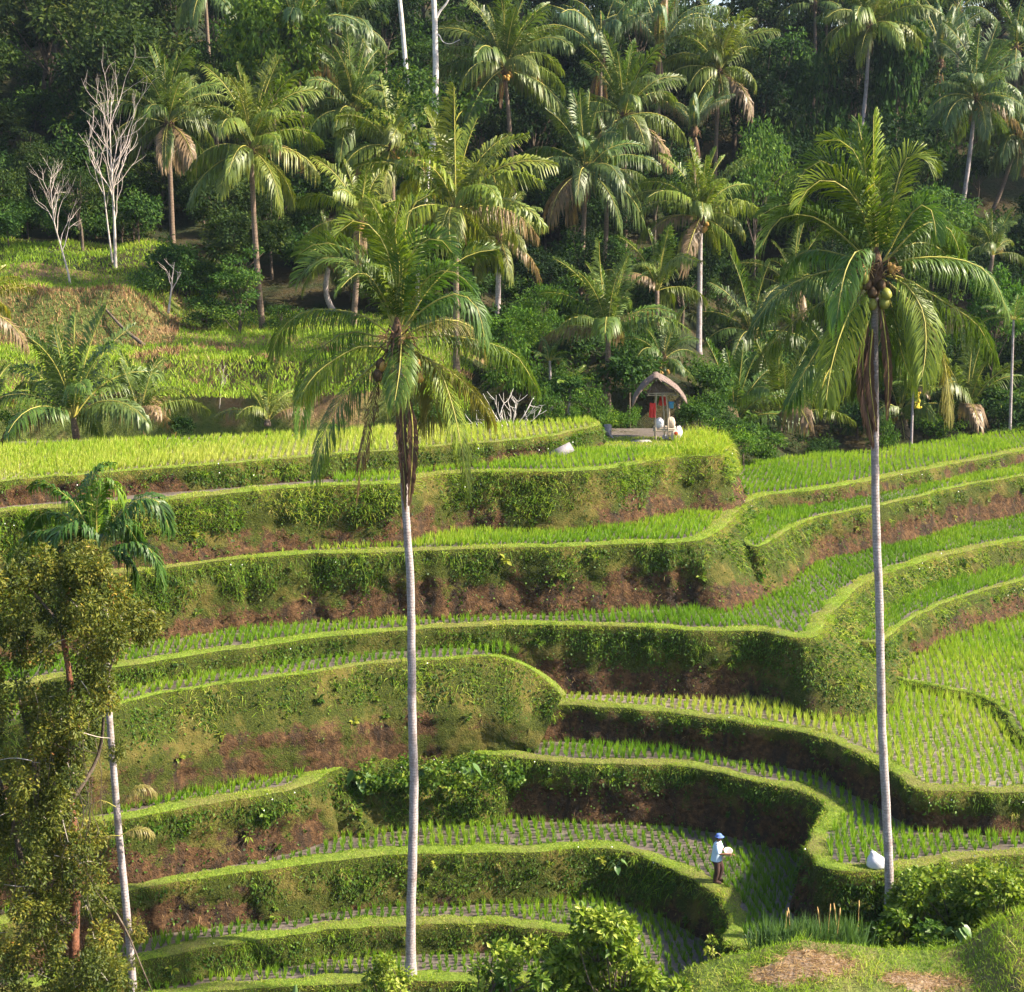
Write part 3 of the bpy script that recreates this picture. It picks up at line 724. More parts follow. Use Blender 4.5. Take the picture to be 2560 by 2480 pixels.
# ------------------------------------------------------------------ palms
def frond_geo(P, n, Lmax, droop, vee, seed, wid, rr, roll=0.0, side=None, fine=False, ragged=.12, start=.14):
    """feather leaf along the curve P: midrib tube and paired leaflets that fold down under their weight"""
    rs = np.random.RandomState(seed)
    P = np.asarray(P, float)
    L = np.linalg.norm(np.diff(P, axis=0), axis=1); s = np.concatenate([[0], np.cumsum(L)]); tot = s[-1]; s = s / tot
    st = np.linspace(start, 1.0, n) + rs.normal(0, .25 / n, n); st = np.clip(st, 0, 1)
    C = np.stack([np.interp(st, s, P[:, i]) for i in range(3)], 1)
    T = nrm(np.stack([np.interp(st, s, np.gradient(P[:, i], s)) for i in range(3)], 1))
    up = np.array([0, 0, 1.0])
    ch = P[-1] - P[0]; h = np.array([ch[0], ch[1], 0]); h = h / (np.linalg.norm(h) + 1e-6)
    S0 = np.array([-h[1], h[0], 0]) if side is None else np.asarray(side, float)
    S = nrm(S0 - (T @ S0)[:, None] * T)
    N = np.cross(S, T); N = np.where((N @ up)[:, None] < -.2, -N, N)
    ro = roll * np.linspace(.3, 1, n)[:, None]
    S, N = S * np.cos(ro) + N * np.sin(ro), N * np.cos(ro) - S * np.sin(ro)
    len_ = Lmax * (np.interp(st, [0, .14, .35, .7, .9, 1], [.35, .55, 1, .88, .6, .35]))
    mb_V, mb_F, mb_T = [], [], []
    cnt = 0
    for sg in (-1, 1):
        l = len_ * rs.uniform(1 - ragged, 1 + ragged * .5, n); l = np.where(rs.rand(n) < ragged * .35, l * .4, l); l = l[:, None]
        a = np.radians(np.interp(st, [0, .5, 1], [20, 38, 68]) + rs.normal(0, 5, n))[:, None]
        d = S * sg * np.cos(a) + T * np.sin(a) + N * vee
        d = nrm(d + rs.normal(0, .09, (n, 3)))
        dr = (droop * rs.uniform(.75, 1.25, n))[:, None] * l
        f = up[None, :]
        p1 = C + d * l * .42 - f * dr * .10
        p2 = C + d * l * (.80 - .15 * min(droop, 1.2)) - f * dr * .42
        p3 = C + d * l * (.98 - .45 * min(droop, 1.2)) - f * dr * .92
        w = nrm(T - (T * d).sum(1)[:, None] * d) * wid * .5
        tn = np.clip(rs.normal(.45, .13, n) + .25 * (rs.rand(n) < .06), 0, 1)
        if fine:
            V = np.stack([C, p1 - w, p1 + w, p2 - w * .8, p2 + w * .8, p3], 1).reshape(-1, 3); q = 6
            fs = [[0, 1, 2], [1, 3, 4], [1, 4, 2], [3, 5, 4]]
        else:
            V = np.stack([C, p1 - w, p1 + w, (p2 + p3) / 2], 1).reshape(-1, 3); q = 4
            fs = [[0, 1, 2], [1, 3, 2]]
        o = (np.arange(n) * q)[:, None] + cnt
        mb_V.append(V); mb_F += [o + f_ for f_ in fs]; tv = np.repeat(tn, q)
        tv = tv.reshape(n, q); tv[:, -1] = np.clip(tv[:, -1] + .2, 0, 1); mb_T.append(tv.ravel()); cnt += n * q
    mb = MB()
    mb.add(np.concatenate(mb_V), np.concatenate(mb_F), None, np.concatenate(mb_T))
    k = max(5, min(10, len(P)))
    sp = np.linspace(0, 1, k); R = np.stack([np.interp(sp, s, P[:, i]) for i in range(3)], 1)
    mb.tube(R, rr * np.linspace(1, .22, k), 4, False, .5, 1)
    return mb
def frond_mesh(name, *a, **kw):
    return frond_geo(*a, **kw).mesh(name, [M['frond'], M['rachis']])

def arc(e0, e1, L=1.0, n=9, p=1.3):
    t = np.linspace(0, 1, n); e = np.radians(e0 + (e1 - e0) * t ** p)
    x = np.concatenate([[0], np.cumsum(np.cos(e[:-1]) * L / (n - 1))]); z = np.concatenate([[0], np.cumsum(np.sin(e[:-1]) * L / (n - 1))])
    return np.stack([x, np.zeros(n), z], 1)
# unit-length fronds shared by the palms further back: (start angle, end angle, leaflet droop, vee)
FCLASS = [(84, 62, .25, .5), (74, 22, .45, .35), (60, -22, .7, .2), (40, -48, .9, .1), (15, -68, 1.05, 0), (-20, -82, 1.1, 0), (-62, -89, 1.2, 0)]
FR = []
for ci, (e0, e1, dr, ve) in enumerate(FCLASS):
    FR.append([frond_mesh('palm_frond', arc(e0, e1), 68, .31 if ci < 6 else .17, dr + .1, ve, 900 + ci * 10 + v, 0.018, .0085, roll=((-1.1, .35, 1.0) if ci < 3 else (-.5, .15, .6))[v], ragged=.22) for v in range(3)])
FR_SUGAR = [frond_mesh('palm_frond', arc(*e), 60, .22, 1.35, -.1, 990 + i, .012, .010, roll=(-.3, .3)[i % 2]) for i, e in enumerate([(82, 30), (78, -5), (70, -35), (62, 10)])]
FR_ARECA = [frond_mesh('palm_frond', arc(*e), 34, .30, .5, .3, 970 + i, .035, .012, roll=(.2, -.4, .5)[i]) for i, e in enumerate([(70, 20), (45, -30), (15, -60)])]
NUT = {}
for q in ('nut_orange', 'nut_green', 'nut_dark'):
    v, f3, f4 = ball_geo(9, 6); v = v * [1, 1, 1.22]; v[:, :2] *= (1 - .12 * v[:, 2:3])
    NUT[q] = mesh_np('coconut', v, [f3, f4], M[q], None, True)

def trunk_pts(b, c, bow, n=14):
    b, c = np.asarray(b, float), np.asarray(c, float)
    t = np.linspace(0, 1, n)[:, None]
    return b + (c - b) * t + np.array([bow, bow * .3, 0]) * np.sin(np.pi * t) * (1 - t * .4)

def palm_trunk(root, base, crown, r0, r1, bow, m, fibre=True):
    P = trunk_pts((0, 0, 0), np.asarray(crown) - base, bow, 26)
    R = np.interp(np.linspace(0, 1, 26), [0, .04, .12, 1], [r0 * 1.45, r0 * 1.12, r0, r1])
    R = R * (1 + .03 * np.sin(np.arange(26) * 2.3))
    o = obj('trunk', MB().tube(P, R, 12).mesh('trunk', m, True), root)
    if fibre:
        c = np.asarray(crown) - base
        mb = MB(); rs = np.random.RandomState(int(abs(c[2] * 100)) % 1000)
        mb.tube([c - [0, 0, r1 * 4], c - [0, 0, r1 * 1.5], c + [0, 0, r1 * 1.5], c + [0, 0, r1 * 4]], [r1 * 1.05, r1 * 1.9, r1 * 2.0, r1 * .6], 9)
        for _ in range(14):
            a = rs.uniform(0, 6.28); d = np.array([math.cos(a), math.sin(a), 0])
            p = c + d * r1 * 1.6 + [0, 0, rs.uniform(-3, 1) * r1]
            mb.tube([p, p + d * r1 * 1.4 + [0, 0, rs.uniform(0, 2) * r1], p + d * r1 * 2.6 - [0, 0, rs.uniform(0, 5) * r1]], [r1 * .3, r1 * .22, r1 * .08], 4, False)
        obj('fibre_sheath', mb.mesh('fibre_sheath', M['fibre'], True), root)
    return o

def far_palm(cx, cy, bx, y, r, seed, color, label, n=30, style='coconut', bark='brown_trunk', nuts=0, nutm='nut_orange', bow=0.0, skirt=0, top=None, name='coconut_palm', tilt=0, cat='palm tree', group=None, ground=None, young=False):
    """palm with its crown at pixel (cx, cy), its foot under pixel column bx on the ground at distance y, crown reach r in pixels"""
    rs = np.random.RandomState(seed)
    c = at_y(cx, cy, y); R = r * px_m(y)
    xb = at_y(bx, cy, y)[0]
    zb = hill(xb, y) if ground is None else ground
    base = np.array([xb, y, float(zb) - .25])
    root = thing(name, label, cat, base, 0, group)
    loc = c - base
    if loc[2] > 1.0:
        rt = .15 if style != 'areca' else .075
        palm_trunk(root, base, c, rt * 1.15, rt * .8, bow, M[bark], style != 'areca' and not young)
    else:
        obj('trunk', MB().tube([(0, 0, 0), loc * .5, loc + [0, 0, .1]], [.17, .16, .10], 8).mesh('trunk', M['brown_trunk'], True), root)
    for i in range(n):
        t = (i + .5) / n
        yaw = i * 2.39996 + rs.normal(0, .2)
        if style == 'areca':
            me = FR_ARECA[min(2, int(t * 3))]; sc = R * rs.uniform(.85, 1.1)
        elif style == 'sugar':
            me = FR_SUGAR[rs.randint(4)]; sc = R * rs.uniform(.85, 1.15)
        else:
            lim = 4.2 if young else 5.9
            ci = int(np.clip(t ** .85 * lim + rs.normal(0, .35), 0, 5 if not young else 4))
            me = FR[ci][rs.randint(3)]; sc = R * rs.uniform(.92, 1.25) * (1.08 if ci < 4 else .98)
        o = obj('frond', me, root)
        o.location = loc + np.array([math.cos(yaw), math.sin(yaw), 0]) * .06
        o.rotation_euler = (rs.normal(0, .10), rs.normal(0, .08) , yaw)
        o.scale = (sc, sc * rs.uniform(.9, 1.1), sc * rs.uniform(.92, 1.05))
        k = rs.uniform(.85, 1.15)
        old = t > .8 and rs.rand() < .35
        yel = rs.uniform(1.0, 1.25) if t > .55 else 1.0
        o.color = (color[0] * k * yel, color[1] * k * (1 + (yel - 1) * .5), color[2] * k, rs.uniform(.86, 1.0))
        if old: o.color = (.95 * k, .85 * k, .8 * k, .2)
    for i in range(skirt):
        o = obj('dead_frond', FR[6][rs.randint(3)], root)
        o.location = loc - np.array([0, 0, .2]); o.rotation_euler = (0, rs.normal(0, .08), rs.uniform(0, 6.28)); o.scale = (R * rs.uniform(.35, .55),) * 3
        o.color = (.7, .55, .6, .0)
    for i in range(nuts):
        a = rs.uniform(0, 6.28) if i % 2 else -1.57 + rs.normal(0, .7)
        q = obj('coconut', NUT[nutm], root); s = rs.uniform(.12, .15)
        q.location = loc + np.array([math.cos(a) * rs.uniform(.28, .42), math.sin(a) * rs.uniform(.28, .42), -.35 - rs.uniform(0, .4)])
        q.rotation_euler = (rs.normal(0, .4), rs.normal(0, .4), 0); q.scale = (s, s, s)
    return root

YG, MG, BG, DG = (1.45, 1.35, .8), (1.0, 1.06, 1.0), (.85, 1.0, 1.45), (.75, .88, 1.05)
PALMS = [
 (322, 236, 322, 106, 118, 1, MG, 'coconut palm with tan trunk standing beside the bare white tree', dict(nuts=5, nutm='nut_green', bark='brown_trunk')),
 (480, 286, 494, 91.5, 138, 2, (1.25, 1.2, .9), 'coconut palm with yellow nuts and long straight trunk rooted at the grass slope', dict(nuts=8, nutm='nut_green', bow=-.1)),
 (566, 66, 580, 117, 112, 3, BG, 'coconut palm with hanging brown frond beside the bright leafy tree', dict(nuts=4, skirt=2)),
 (652, 48, 660, 124, 108, 4, BG, 'dim upright coconut palm high on the slope left of the tall white trunks', dict(skirt=1)),
 (676, 214, 650, 113, 118, 5, MG, 'coconut palm with stiff upright fronds just below the tall white trunks', dict(skirt=1)),
 (750, 282, 752, 103, 112, 6, YG, 'bright yellow-green coconut palm at the foot of the tall white trunks', dict(nuts=7, nutm='nut_orange')),
 (872, 402, 872, 84, 172, 7, (1.45, 1.3, .8), 'large bright coconut palm heavy with clustered orange nuts', dict(nuts=22, nutm='nut_orange', n=26, skirt=1)),
 (966, 130, 985, 113, 128, 8, MG, 'coconut palm with orange nuts right of the forked white trunk', dict(nuts=9, skirt=2, bow=.2)),
 (1122, 326, 1113, 106, 130, 9, DG, 'dark coconut palm with greyish drooping lower fronds and slim trunk', dict(skirt=4, n=24)),
 (1160, 330, 1148, 107, 84, 10, DG, 'slim leaning coconut palm half hidden behind the greyish drooping palm', dict(skirt=3, n=14, bow=.3)),
 (1194, 224, 1200, 113, 122, 11, MG, 'coconut palm with creamy lower fronds below the blue-grey sugar palms', dict(skirt=1)),
 (1376, 137, 1371, 125, 112, 12, (1.15, 1.1, .9), 'coconut palm with tan fronds and pinkish trunk on the dark upper slope', dict(nuts=3, skirt=3)),
 (1665, 52, 1634, 127, 112, 13, (1.2, 1.2, .85), 'coconut palm with yellow nuts on a leaning pale trunk below the skyline', dict(nuts=8, nutm='nut_green', bow=.5, bark='palm_trunk', skirt=2)),
 (1868, 190, 1838, 118, 112, 14, BG, 'bluish coconut palm with orange nuts and dark hanging skirt on pale trunk', dict(nuts=8, skirt=5, bark='palm_trunk', bow=.2)),
 (1948, 262, 1880, 121, 92, 15, DG, 'coconut palm leaning outward beside the bluish palm with dark skirt', dict(skirt=1, bow=.4)),
 (1341, 416, 1343, 98, 116, 16, (1.25, 1.25, .9), 'coconut palm with orange nuts on a long slim pale trunk behind the hut', dict(nuts=8, bark='palm_trunk', skirt=2)),
 (1900, 488, 1882, 104, 74, 17, MG, 'small young coconut palm on short trunk at the wood edge', dict(n=14, young=True)),
 (1164, 640, 1165, 84, 138, 18, (.95, 1.05, 1.05), 'short-trunked coconut palm with tall upright fronds left of the hut', dict(n=20, young=True)),
 (1258, 556, 1258, 95, 108, 19, MG, 'coconut palm with stiff pale-edged upright fronds above the thatched hut', dict(n=14, young=True)),
 (1268, 690, 1268, 87, 84, 20, DG, 'short dark coconut palm with yellow nuts directly behind the thatched hut', dict(nuts=8, n=16)),
 (1405, 815, 1405, 92, 138, 21, (.75, .95, 1.0), 'low dark green coconut palm beside the tall grass of the hut mound', dict(n=18, young=True)),
 (1494, 812, 1494, 93, 150, 22, (1.1, 1.1, .8), 'low coconut palm with yellowing frond tips behind the upper paddy', dict(n=18, young=True)),
 (1722, 790, 1735, 97, 122, 23, MG, 'coconut palm with a bunch of yellow nuts low behind the upper paddy', dict(nuts=10, nutm='nut_orange', n=16, bow=.3)),
 (1850, 800, 1850, 97, 140, 24, MG, 'low coconut palm with arching fronds behind the right end of upper paddy', dict(n=18, young=True)),
 (1590, 730, 1590, 100, 110, 25, DG, 'coconut palm crown in shade behind the tall white-trunked palm', dict(n=18)),
 (1440, 640, 1440, 102, 118, 26, DG, 'dark coconut palm with pale drooping fronds behind the hut, trunk hidden', dict(n=20)),
 (1520, 560, 1512, 106, 112, 27, MG, 'coconut palm with grey-green fronds half hidden by the big right palm', dict(n=18)),
 (690, 424, 672, 92, 112, 28, YG, 'yellow-green coconut palm behind the big left palm crown', dict(n=18, nuts=4)),
 (632, 500, 641, 95, 76, 29, MG, 'coconut palm on a leaning pale trunk above the grass slope', dict(n=14, bark='palm_trunk', bow=-.5)),
 (955, 455, 951, 92, 96, 30, (1.2, 1.1, .8), 'coconut palm with drooping tan fronds beside the pale-green shrubs', dict(n=16, bark='palm_trunk', skirt=2)),
 (140, 800, 145, 71.5, 165, 31, (.9, 1.05, 1.05), 'stemless young coconut palm with large fronds behind the sunlit paddy', dict(n=20, young=True)),
 (268, 800, 270, 72.5, 115, 32, MG, 'small stemless coconut palm with a yellow dried frond behind the sunlit paddy', dict(n=12, young=True, skirt=1)),
 (512, 806, 512, 73.5, 90, 33, (1.2, 1.2, .9), 'smallest young coconut palm, upright, behind the sunlit paddy', dict(n=10, young=True)),
 (-22, 790, -20, 72, 90, 34, MG, 'stemless young coconut palm cut by the frame edge behind the sunlit paddy', dict(n=12, young=True)),
 (-38, 590, -40, 80, 100, 35, (1.7, 1.25, .6), 'coconut palm with golden hanging fronds beside the overgrown mound', dict(n=16)),
 (392, -20, 400, 126, 92, 36, BG, 'hazy coconut palm at the top of the slope above the bright leafy tree', dict(n=16)),
 (1835, 18, 1838, 142, 96, 37, BG, 'hazy coconut palm with tan fronds at the skyline', dict(n=16, skirt=2)),
 (1945, 92, 1950, 140, 88, 38, BG, 'hazy pale coconut palm nearest the gap of open sky', dict(n=16)),
 (1560, 10, 1565, 150, 80, 39, BG, 'coconut palm crown at the skyline left of the leaning pale trunk', dict(n=14)),
]
for cx, cy, bx, y, r, sd, colr, lab, kw in PALMS:
    far_palm(cx, cy, bx, y, r, sd, colr, lab, **kw)
for i, (cx, cy, y, r, lab) in enumerate([(1150, 118, 122, 150, 'blue-grey sugar palm with feathery drooping fronds next to orange-nut palm'), (1262, 96, 124, 158, 'largest blue-grey sugar palm with hanging plume-like fronds on dark slope'),
                                         (1330, 250, 117, 96, 'blue-grey sugar palm with dark feathery fronds below the pinkish trunk'), (1800, 120, 134, 120, 'mauve-grey sugar palm with hanging dead fronds under the skyline')]):
    far_palm(cx, cy, cx, y, r, 200 + i, (.8, 1.0, 1.9), lab, n=18, style='sugar', name='sugar_palm', skirt=4)
for i, (cx, cy, bx, y, r, bark, lab) in enumerate([(1748, 742, 1749, 93.5, 56, 'palm_trunk', 'slender betel palm with yellow flower spray behind the upper paddy'), (1940, 612, 1946, 93, 66, 'palm_trunk', 'slender pale-trunked betel palm at the right end of the upper paddy'),
                                                   (1090, 742, 1090, 82, 52, 'palm_trunk', 'bright green betel palm beside the bare white shrub'), (1052, 690, 1056, 84, 50, 'palm_trunk', 'small dark betel palm behind the bare white shrub')]):
    root = far_palm(cx, cy, bx, y, r, 240 + i, ((1.3, 1.5, .8), (.9, 1.25, .9), (1.2, 1.5, .7), (.8, 1.1, .8))[i], lab, n=12, style='areca', bark=bark, name='betel_palm')
    if i == 0:
        mb = MB(); rs = np.random.RandomState(5)
        for q in range(46):
            p = np.array([.28 + rs.normal(0, .07), -.1 + rs.normal(0, .05), -.25 - rs.uniform(0, .9)])
            mb.ball(p, (.05, .05, .07), 6, 4)
        o = obj('flower_spray', mb.mesh('flower_spray', plain('yellow_blossom', [(.3, (.75, .55, .04)), (.7, (.85, .68, .10))], 6, .7, 0), True), root)
        o.location = Vector(at_y(cx, cy, y)) - root.location
# ------------------------------------------------------------------ the two tall palms among the terraces
def hero_palm(label, y, base_px, crown_px, conv, fronds, skirts, nuts, r0, r1, seed, color, base_z, via):
    """fronds are noted along their midribs (pixels) with the depth the tip reaches towards (-) or away from (+) the camera"""
    rs = np.random.RandomState(seed)
    base = at_y(*base_px, y); base[2] = base_z
    root = thing('coconut_palm', label, 'palm tree', base)
    c = at_y(*crown_px, y)
    P = [np.zeros(3)] + [at_y(*v, y) - base for v in via] + [c - base]
    n = 60
    C = spline(P, n); C[3:-3, :2] += .035 * np.stack([wob(C[3:-3, 2:3], seed, .9), wob(C[3:-3, 2:3], seed + 9, 1.1)], 1)
    t = np.linspace(0, 1, n)
    R = np.interp(t, [0, .03, .10, 1], [r0 * 1.5, r0 * 1.12, r0, r1]) * (1 + .022 * np.sin(np.arange(n) * 2.1) + rs.normal(0, .012, n))
    obj('trunk', MB().tube(C, R, 16).mesh('trunk', M['palm_trunk'], True), root)
    cl = c - base
    mb = MB()
    mb.tube([cl - [0, 0, .7], cl - [0, 0, .25], cl + [0, 0, .2], cl + [0, 0, .7]], [r1 * 1.05, r1 * 1.8, r1 * 2.0, r1 * .5], 10)
    for _ in range(34):
        a = rs.uniform(0, 6.28); d = np.array([math.cos(a), math.sin(a), 0]); p = cl + d * r1 * 1.5 + [0, 0, rs.uniform(-.5, .3)]
        l = rs.uniform(.25, .7)
        mb.tube([p, p + d * l * .5 + [0, 0, l * .3], p + d * l - [0, 0, l * rs.uniform(0, .8)]], [.035, .022, .008], 4, False)
    obj('fibre_sheath', mb.mesh('fibre_sheath', M['fibre'], True), root)
    # orange flower sprays at the leaf bases
    mb = MB()
    for s in (-1, 1):
        o0 = cl + np.array([s * .28, -.28, .1])
        for _ in range(26):
            d = nrm(rs.normal(size=3) * [.8, .6, .5] + [s * .5, -.5, .2]); l = rs.uniform(.2, .42)
            mb.tube([o0, o0 + d * l * .6, o0 + d * l - [0, 0, .06]], [.012, .010, .012], 4, False)
    obj('flower_spray', mb.mesh('flower_spray', M['spike'], True), root)
    for fi, (pts, dep, kind) in enumerate(fronds):
        q = []
        m = len(pts)
        for i, p in enumerate(pts):
            px = conv(p); f = i / (m - 1)
            q.append(at_y(px[0], px[1], y + dep * (f ** 1.15)) - base)
        q = np.array(q); start = cl + nrm(q[0] - cl) * .12
        q = spline(np.concatenate([[start], q]), 14)
        ch = q[-1] - q[0]
        L = np.linalg.norm(np.diff(q, axis=0), axis=1).sum()
        drop = .95 if ch[2] < .5 else (.5 if ch[2] < 1.6 else .28)
        dead = kind == 'dry'
        kw = dict(fine=True, ragged=.35 if dead else .14)
        roll = rs.choice([-1, 1]) * (rs.uniform(.25, .6) if ch[2] < .4 else rs.uniform(.8, 1.35))
        lm = (.5 if dead else 1.08) * min(1.0, .55 + L / 9)
        side = None
        if abs(ch[0]) + abs(ch[1]) < .8: side = (1, .25, 0)
        me = frond_mesh('frond', q, 104, lm, 1.15 if dead else drop, .05 if ch[2] < .5 else .3, seed * 50 + fi, .034 if not dead else .035, .032, roll, side, **kw)
        o = obj('dead_frond' if dead else 'frond', me, root)
        k = rs.uniform(.88, 1.15)
        col, dry = {'g': (tuple(1.15 * a for a in color), .97), 'b': ((.95, 1.15, 1.3), 1.0), 'y': ((1.6, 1.45, .7), .97), 'o': ((1.3, 1.1, .8), .72), 'd': ((.9, 1.0, .9), .95), 'dry': ((.5, .4, .4), 0.0)}[kind]
        o.color = (col[0] * k, col[1] * k, col[2] * k, dry)
    # dead leaves hanging against the stem
    for si, (pts, w) in enumerate(skirts):
        q = spline([at_y(*conv(p), y - .35) - base for p in pts], 14)
        me = frond_mesh('dead_frond', q, 170, w, 1.35, 0, seed * 77 + si, .05, .03, .2, (1, .2, 0), fine=True, ragged=.45, start=.02)
        o = obj('dead_frond', me, root); o.color = (.38, .29, .30, .0)
    for px, m_, s in nuts:
        q = obj('coconut', NUT[m_], root)
        d = rs.uniform(.28, .5)
        q.location = at_y(*conv(px), y - d) - base; q.scale = (s, s, s); q.rotation_euler = (rs.normal(0, .3), rs.normal(0, .3), 0)
    return root

cA = lambda p: (497.7 + p[0] * .3226, 344.5 + p[1] * .3226)
cB = lambda p: (1408.8 + p[0] * .33861, 206.7 + p[1] * .33861)
FA = [([(740, 890), (600, 800), (420, 766), (250, 785), (130, 880), (70, 1020)], .4, 'g'), ([(730, 1000), (600, 985), (450, 1060), (330, 1150), (250, 1260)], -1.2, 'y'),
      ([(720, 940), (600, 900), (450, 925), (340, 1040), (275, 1200), (235, 1460)], 1.3, 'b'), ([(700, 1080), (560, 1200), (450, 1350), (375, 1530), (330, 1745)], -1.2, 'd'),
      ([(840, 890), (835, 1020), (825, 1150), (800, 1310)], -2.4, 'g'), ([(930, 1020), (1060, 1120), (1130, 1300), (1180, 1500), (1235, 1830)], -1.5, 'y'),
      ([(1000, 925), (1150, 928), (1350, 965), (1520, 1040), (1640, 1230)], .3, 'g'), ([(990, 1060), (1120, 1130), (1230, 1220), (1320, 1320), (1370, 1420)], 1.2, 'o'),
      ([(900, 830), (1020, 730), (1180, 672), (1290, 760), (1330, 930)], -.7, 'b'), ([(900, 800), (1000, 650), (1150, 500), (1280, 430), (1390, 415)], .8, 'd'),
      ([(840, 780), (860, 560), (910, 410), (1000, 350), (1080, 352), (1140, 430)], -.8, 'b'), ([(820, 800), (840, 600), (860, 350), (900, 150), (1010, 85)], .8, 'y'),
      ([(800, 780), (780, 550), (740, 380), (640, 260), (540, 240), (480, 300)], -.9, 'y'), ([(770, 820), (680, 650), (560, 490), (400, 458), (290, 510), (225, 595)], -.3, 'g'),
      ([(790, 800), (730, 600), (620, 470), (480, 390), (330, 375), (230, 440)], 1.0, 'd'), ([(810, 800), (800, 500), (740, 280), (650, 110)], 1.2, 'y'),
      ([(930, 880), (1080, 830), (1220, 850), (1310, 930), (1330, 1010)], 1.2, 'o'), ([(880, 1000), (990, 1150), (1040, 1290), (960, 1450)], 1.0, 'o'),
      ([(800, 800), (830, 550), (800, 300), (830, 130)], -.4, 'y'), ([(780, 800), (700, 640), (640, 560), (560, 560), (480, 640)], -1.6, 'd'), ([(860, 800), (960, 620), (1060, 540), (1180, 560), (1260, 640)], -1.6, 'b'),
      ([(700, 1150), (680, 1250), (640, 1450), (600, 1650), (572, 1880)], -.6, 'dry')]
SA = [([(815, 1230), (830, 1450), (850, 1700), (862, 1940)], .22), ([(870, 1250), (905, 1450), (900, 1700), (885, 1900)], .30), ([(840, 1200), (850, 1500), (880, 1800)], .2)]
NA = [((730, 1110), 'nut_orange', .15), ((722, 1150), 'nut_orange', .14), ((755, 1150), 'nut_dark', .17), ((700, 1160), 'nut_dark', .16), ((790, 1150), 'nut_dark', .17), ((755, 1205), 'nut_dark', .16),
      ((715, 1090), 'nut_dark', .15), ((930, 1090), 'nut_orange', .13), ((945, 1175), 'nut_orange', .13), ((890, 1190), 'nut_orange', .14), ((925, 1140), 'nut_dark', .15), ((910, 1215), 'nut_dark', .15)]
hero_palm('tall coconut palm with dark brown dead fronds hanging down its pale ringed trunk', 49.5, (786, 1886), (760, 652), cA, FA, SA, NA, .15, .10, 3, (1.05, 1.1, .95), CZ - 25.0, [(787, 1800), (791, 1500), (787, 1200), (776, 950)])
FB = [([(700, 915), (600, 912), (480, 930), (330, 985), (200, 1080), (90, 1240)], .2, 'g'), ([(720, 980), (560, 1060), (400, 1150), (250, 1270), (130, 1420)], 1.0, 'd'),
      ([(740, 860), (600, 720), (450, 620), (330, 600), (220, 645), (150, 775)], -.4, 'g'), ([(740, 850), (620, 700), (480, 600), (350, 548), (250, 545), (150, 600)], .9, 'd'),
      ([(730, 880), (600, 830), (450, 800), (340, 835), (280, 935)], 1.1, 'b'), ([(750, 830), (690, 800), (630, 890), (595, 1020), (570, 1190)], -2.0, 'b'),
      ([(735, 1000), (690, 1050), (620, 1200), (570, 1340), (530, 1500), (510, 1650)], -1.8, 'y'), ([(710, 1090), (560, 1230), (450, 1380), (370, 1520), (300, 1655)], -.8, 'b'),
      ([(850, 950), (940, 980), (1030, 1090), (1070, 1220), (1070, 1400), (1050, 1520)], -1.8, 'y'), ([(950, 960), (1100, 1050), (1250, 1140), (1370, 1230), (1455, 1390)], .6, 'd'),
      ([(900, 868), (1050, 845), (1200, 845), (1370, 890), (1470, 990), (1530, 1150)], -.3, 'g'), ([(900, 1020), (1080, 1190), (1170, 1400), (1195, 1550), (1210, 1720)], -.6, 'o'),
      ([(860, 820), (920, 700), (1000, 585), (1060, 542), (1110, 590), (1130, 720)], -.9, 'b'), ([(880, 830), (1000, 700), (1120, 640), (1220, 700), (1265, 825)], .8, 'g'),
      ([(830, 780), (880, 550), (930, 350), (965, 282), (1040, 262), (1110, 335)], .2, 'y'), ([(790, 800), (782, 500), (776, 200), (778, 35)], .1, 'y'),
      ([(800, 800), (805, 500), (820, 300), (850, 240)], .5, 'g'), ([(770, 830), (740, 650), (650, 480), (540, 408), (430, 430), (350, 545)], -1.0, 'y'),
      ([(770, 820), (720, 600), (640, 430), (520, 300), (400, 335), (340, 440)], .2, 'g'), ([(770, 800), (740, 500), (700, 300), (600, 180), (490, 185)], .8, 'y'),
      ([(780, 800), (745, 500), (722, 250), (690, 80)], .5, 'g'), ([(800, 1010), (840, 1250), (720, 1480), (680, 1600)], .9, 'd'), ([(850, 850), (960, 780), (1060, 760), (1160, 800), (1230, 900)], 1.4, 'd'),
      ([(840, 1000), (900, 1200), (940, 1400), (1000, 1560)], 1.2, 'd')]
SB = [([(745, 1200), (715, 1400), (735, 1650), (775, 1890)], .34), ([(810, 1060), (845, 1300), (862, 1500), (855, 1740)], .26), ([(770, 1250), (755, 1500), (790, 1800)], .3)]
NB = [((725, 965), 'nut_green', .13), ((770, 1110), 'nut_green', .14), ((850, 1050), 'nut_green', .15), ((840, 1100), 'nut_green', .15), ((700, 1000), 'nut_green', .12), ((770, 1040), 'nut_dark', .14), ((740, 1000), 'nut_dark', .13), ((820, 1000), 'nut_dark', .13), ((870, 890), 'nut_orange', .08), ((890, 900), 'nut_orange', .08), ((880, 915), 'nut_orange', .08)]
hero_palm('tall coconut palm on a clean pale trunk rooted beside the white sack', 46.5, (1706, 1748), (1676, 522), cB, FB, SB, NB, .13, .10, 4, (.9, 1.0, 1.05), CZ - 22.3, [(1700, 1650), (1686, 1300), (1677, 950), (1673, 700)])
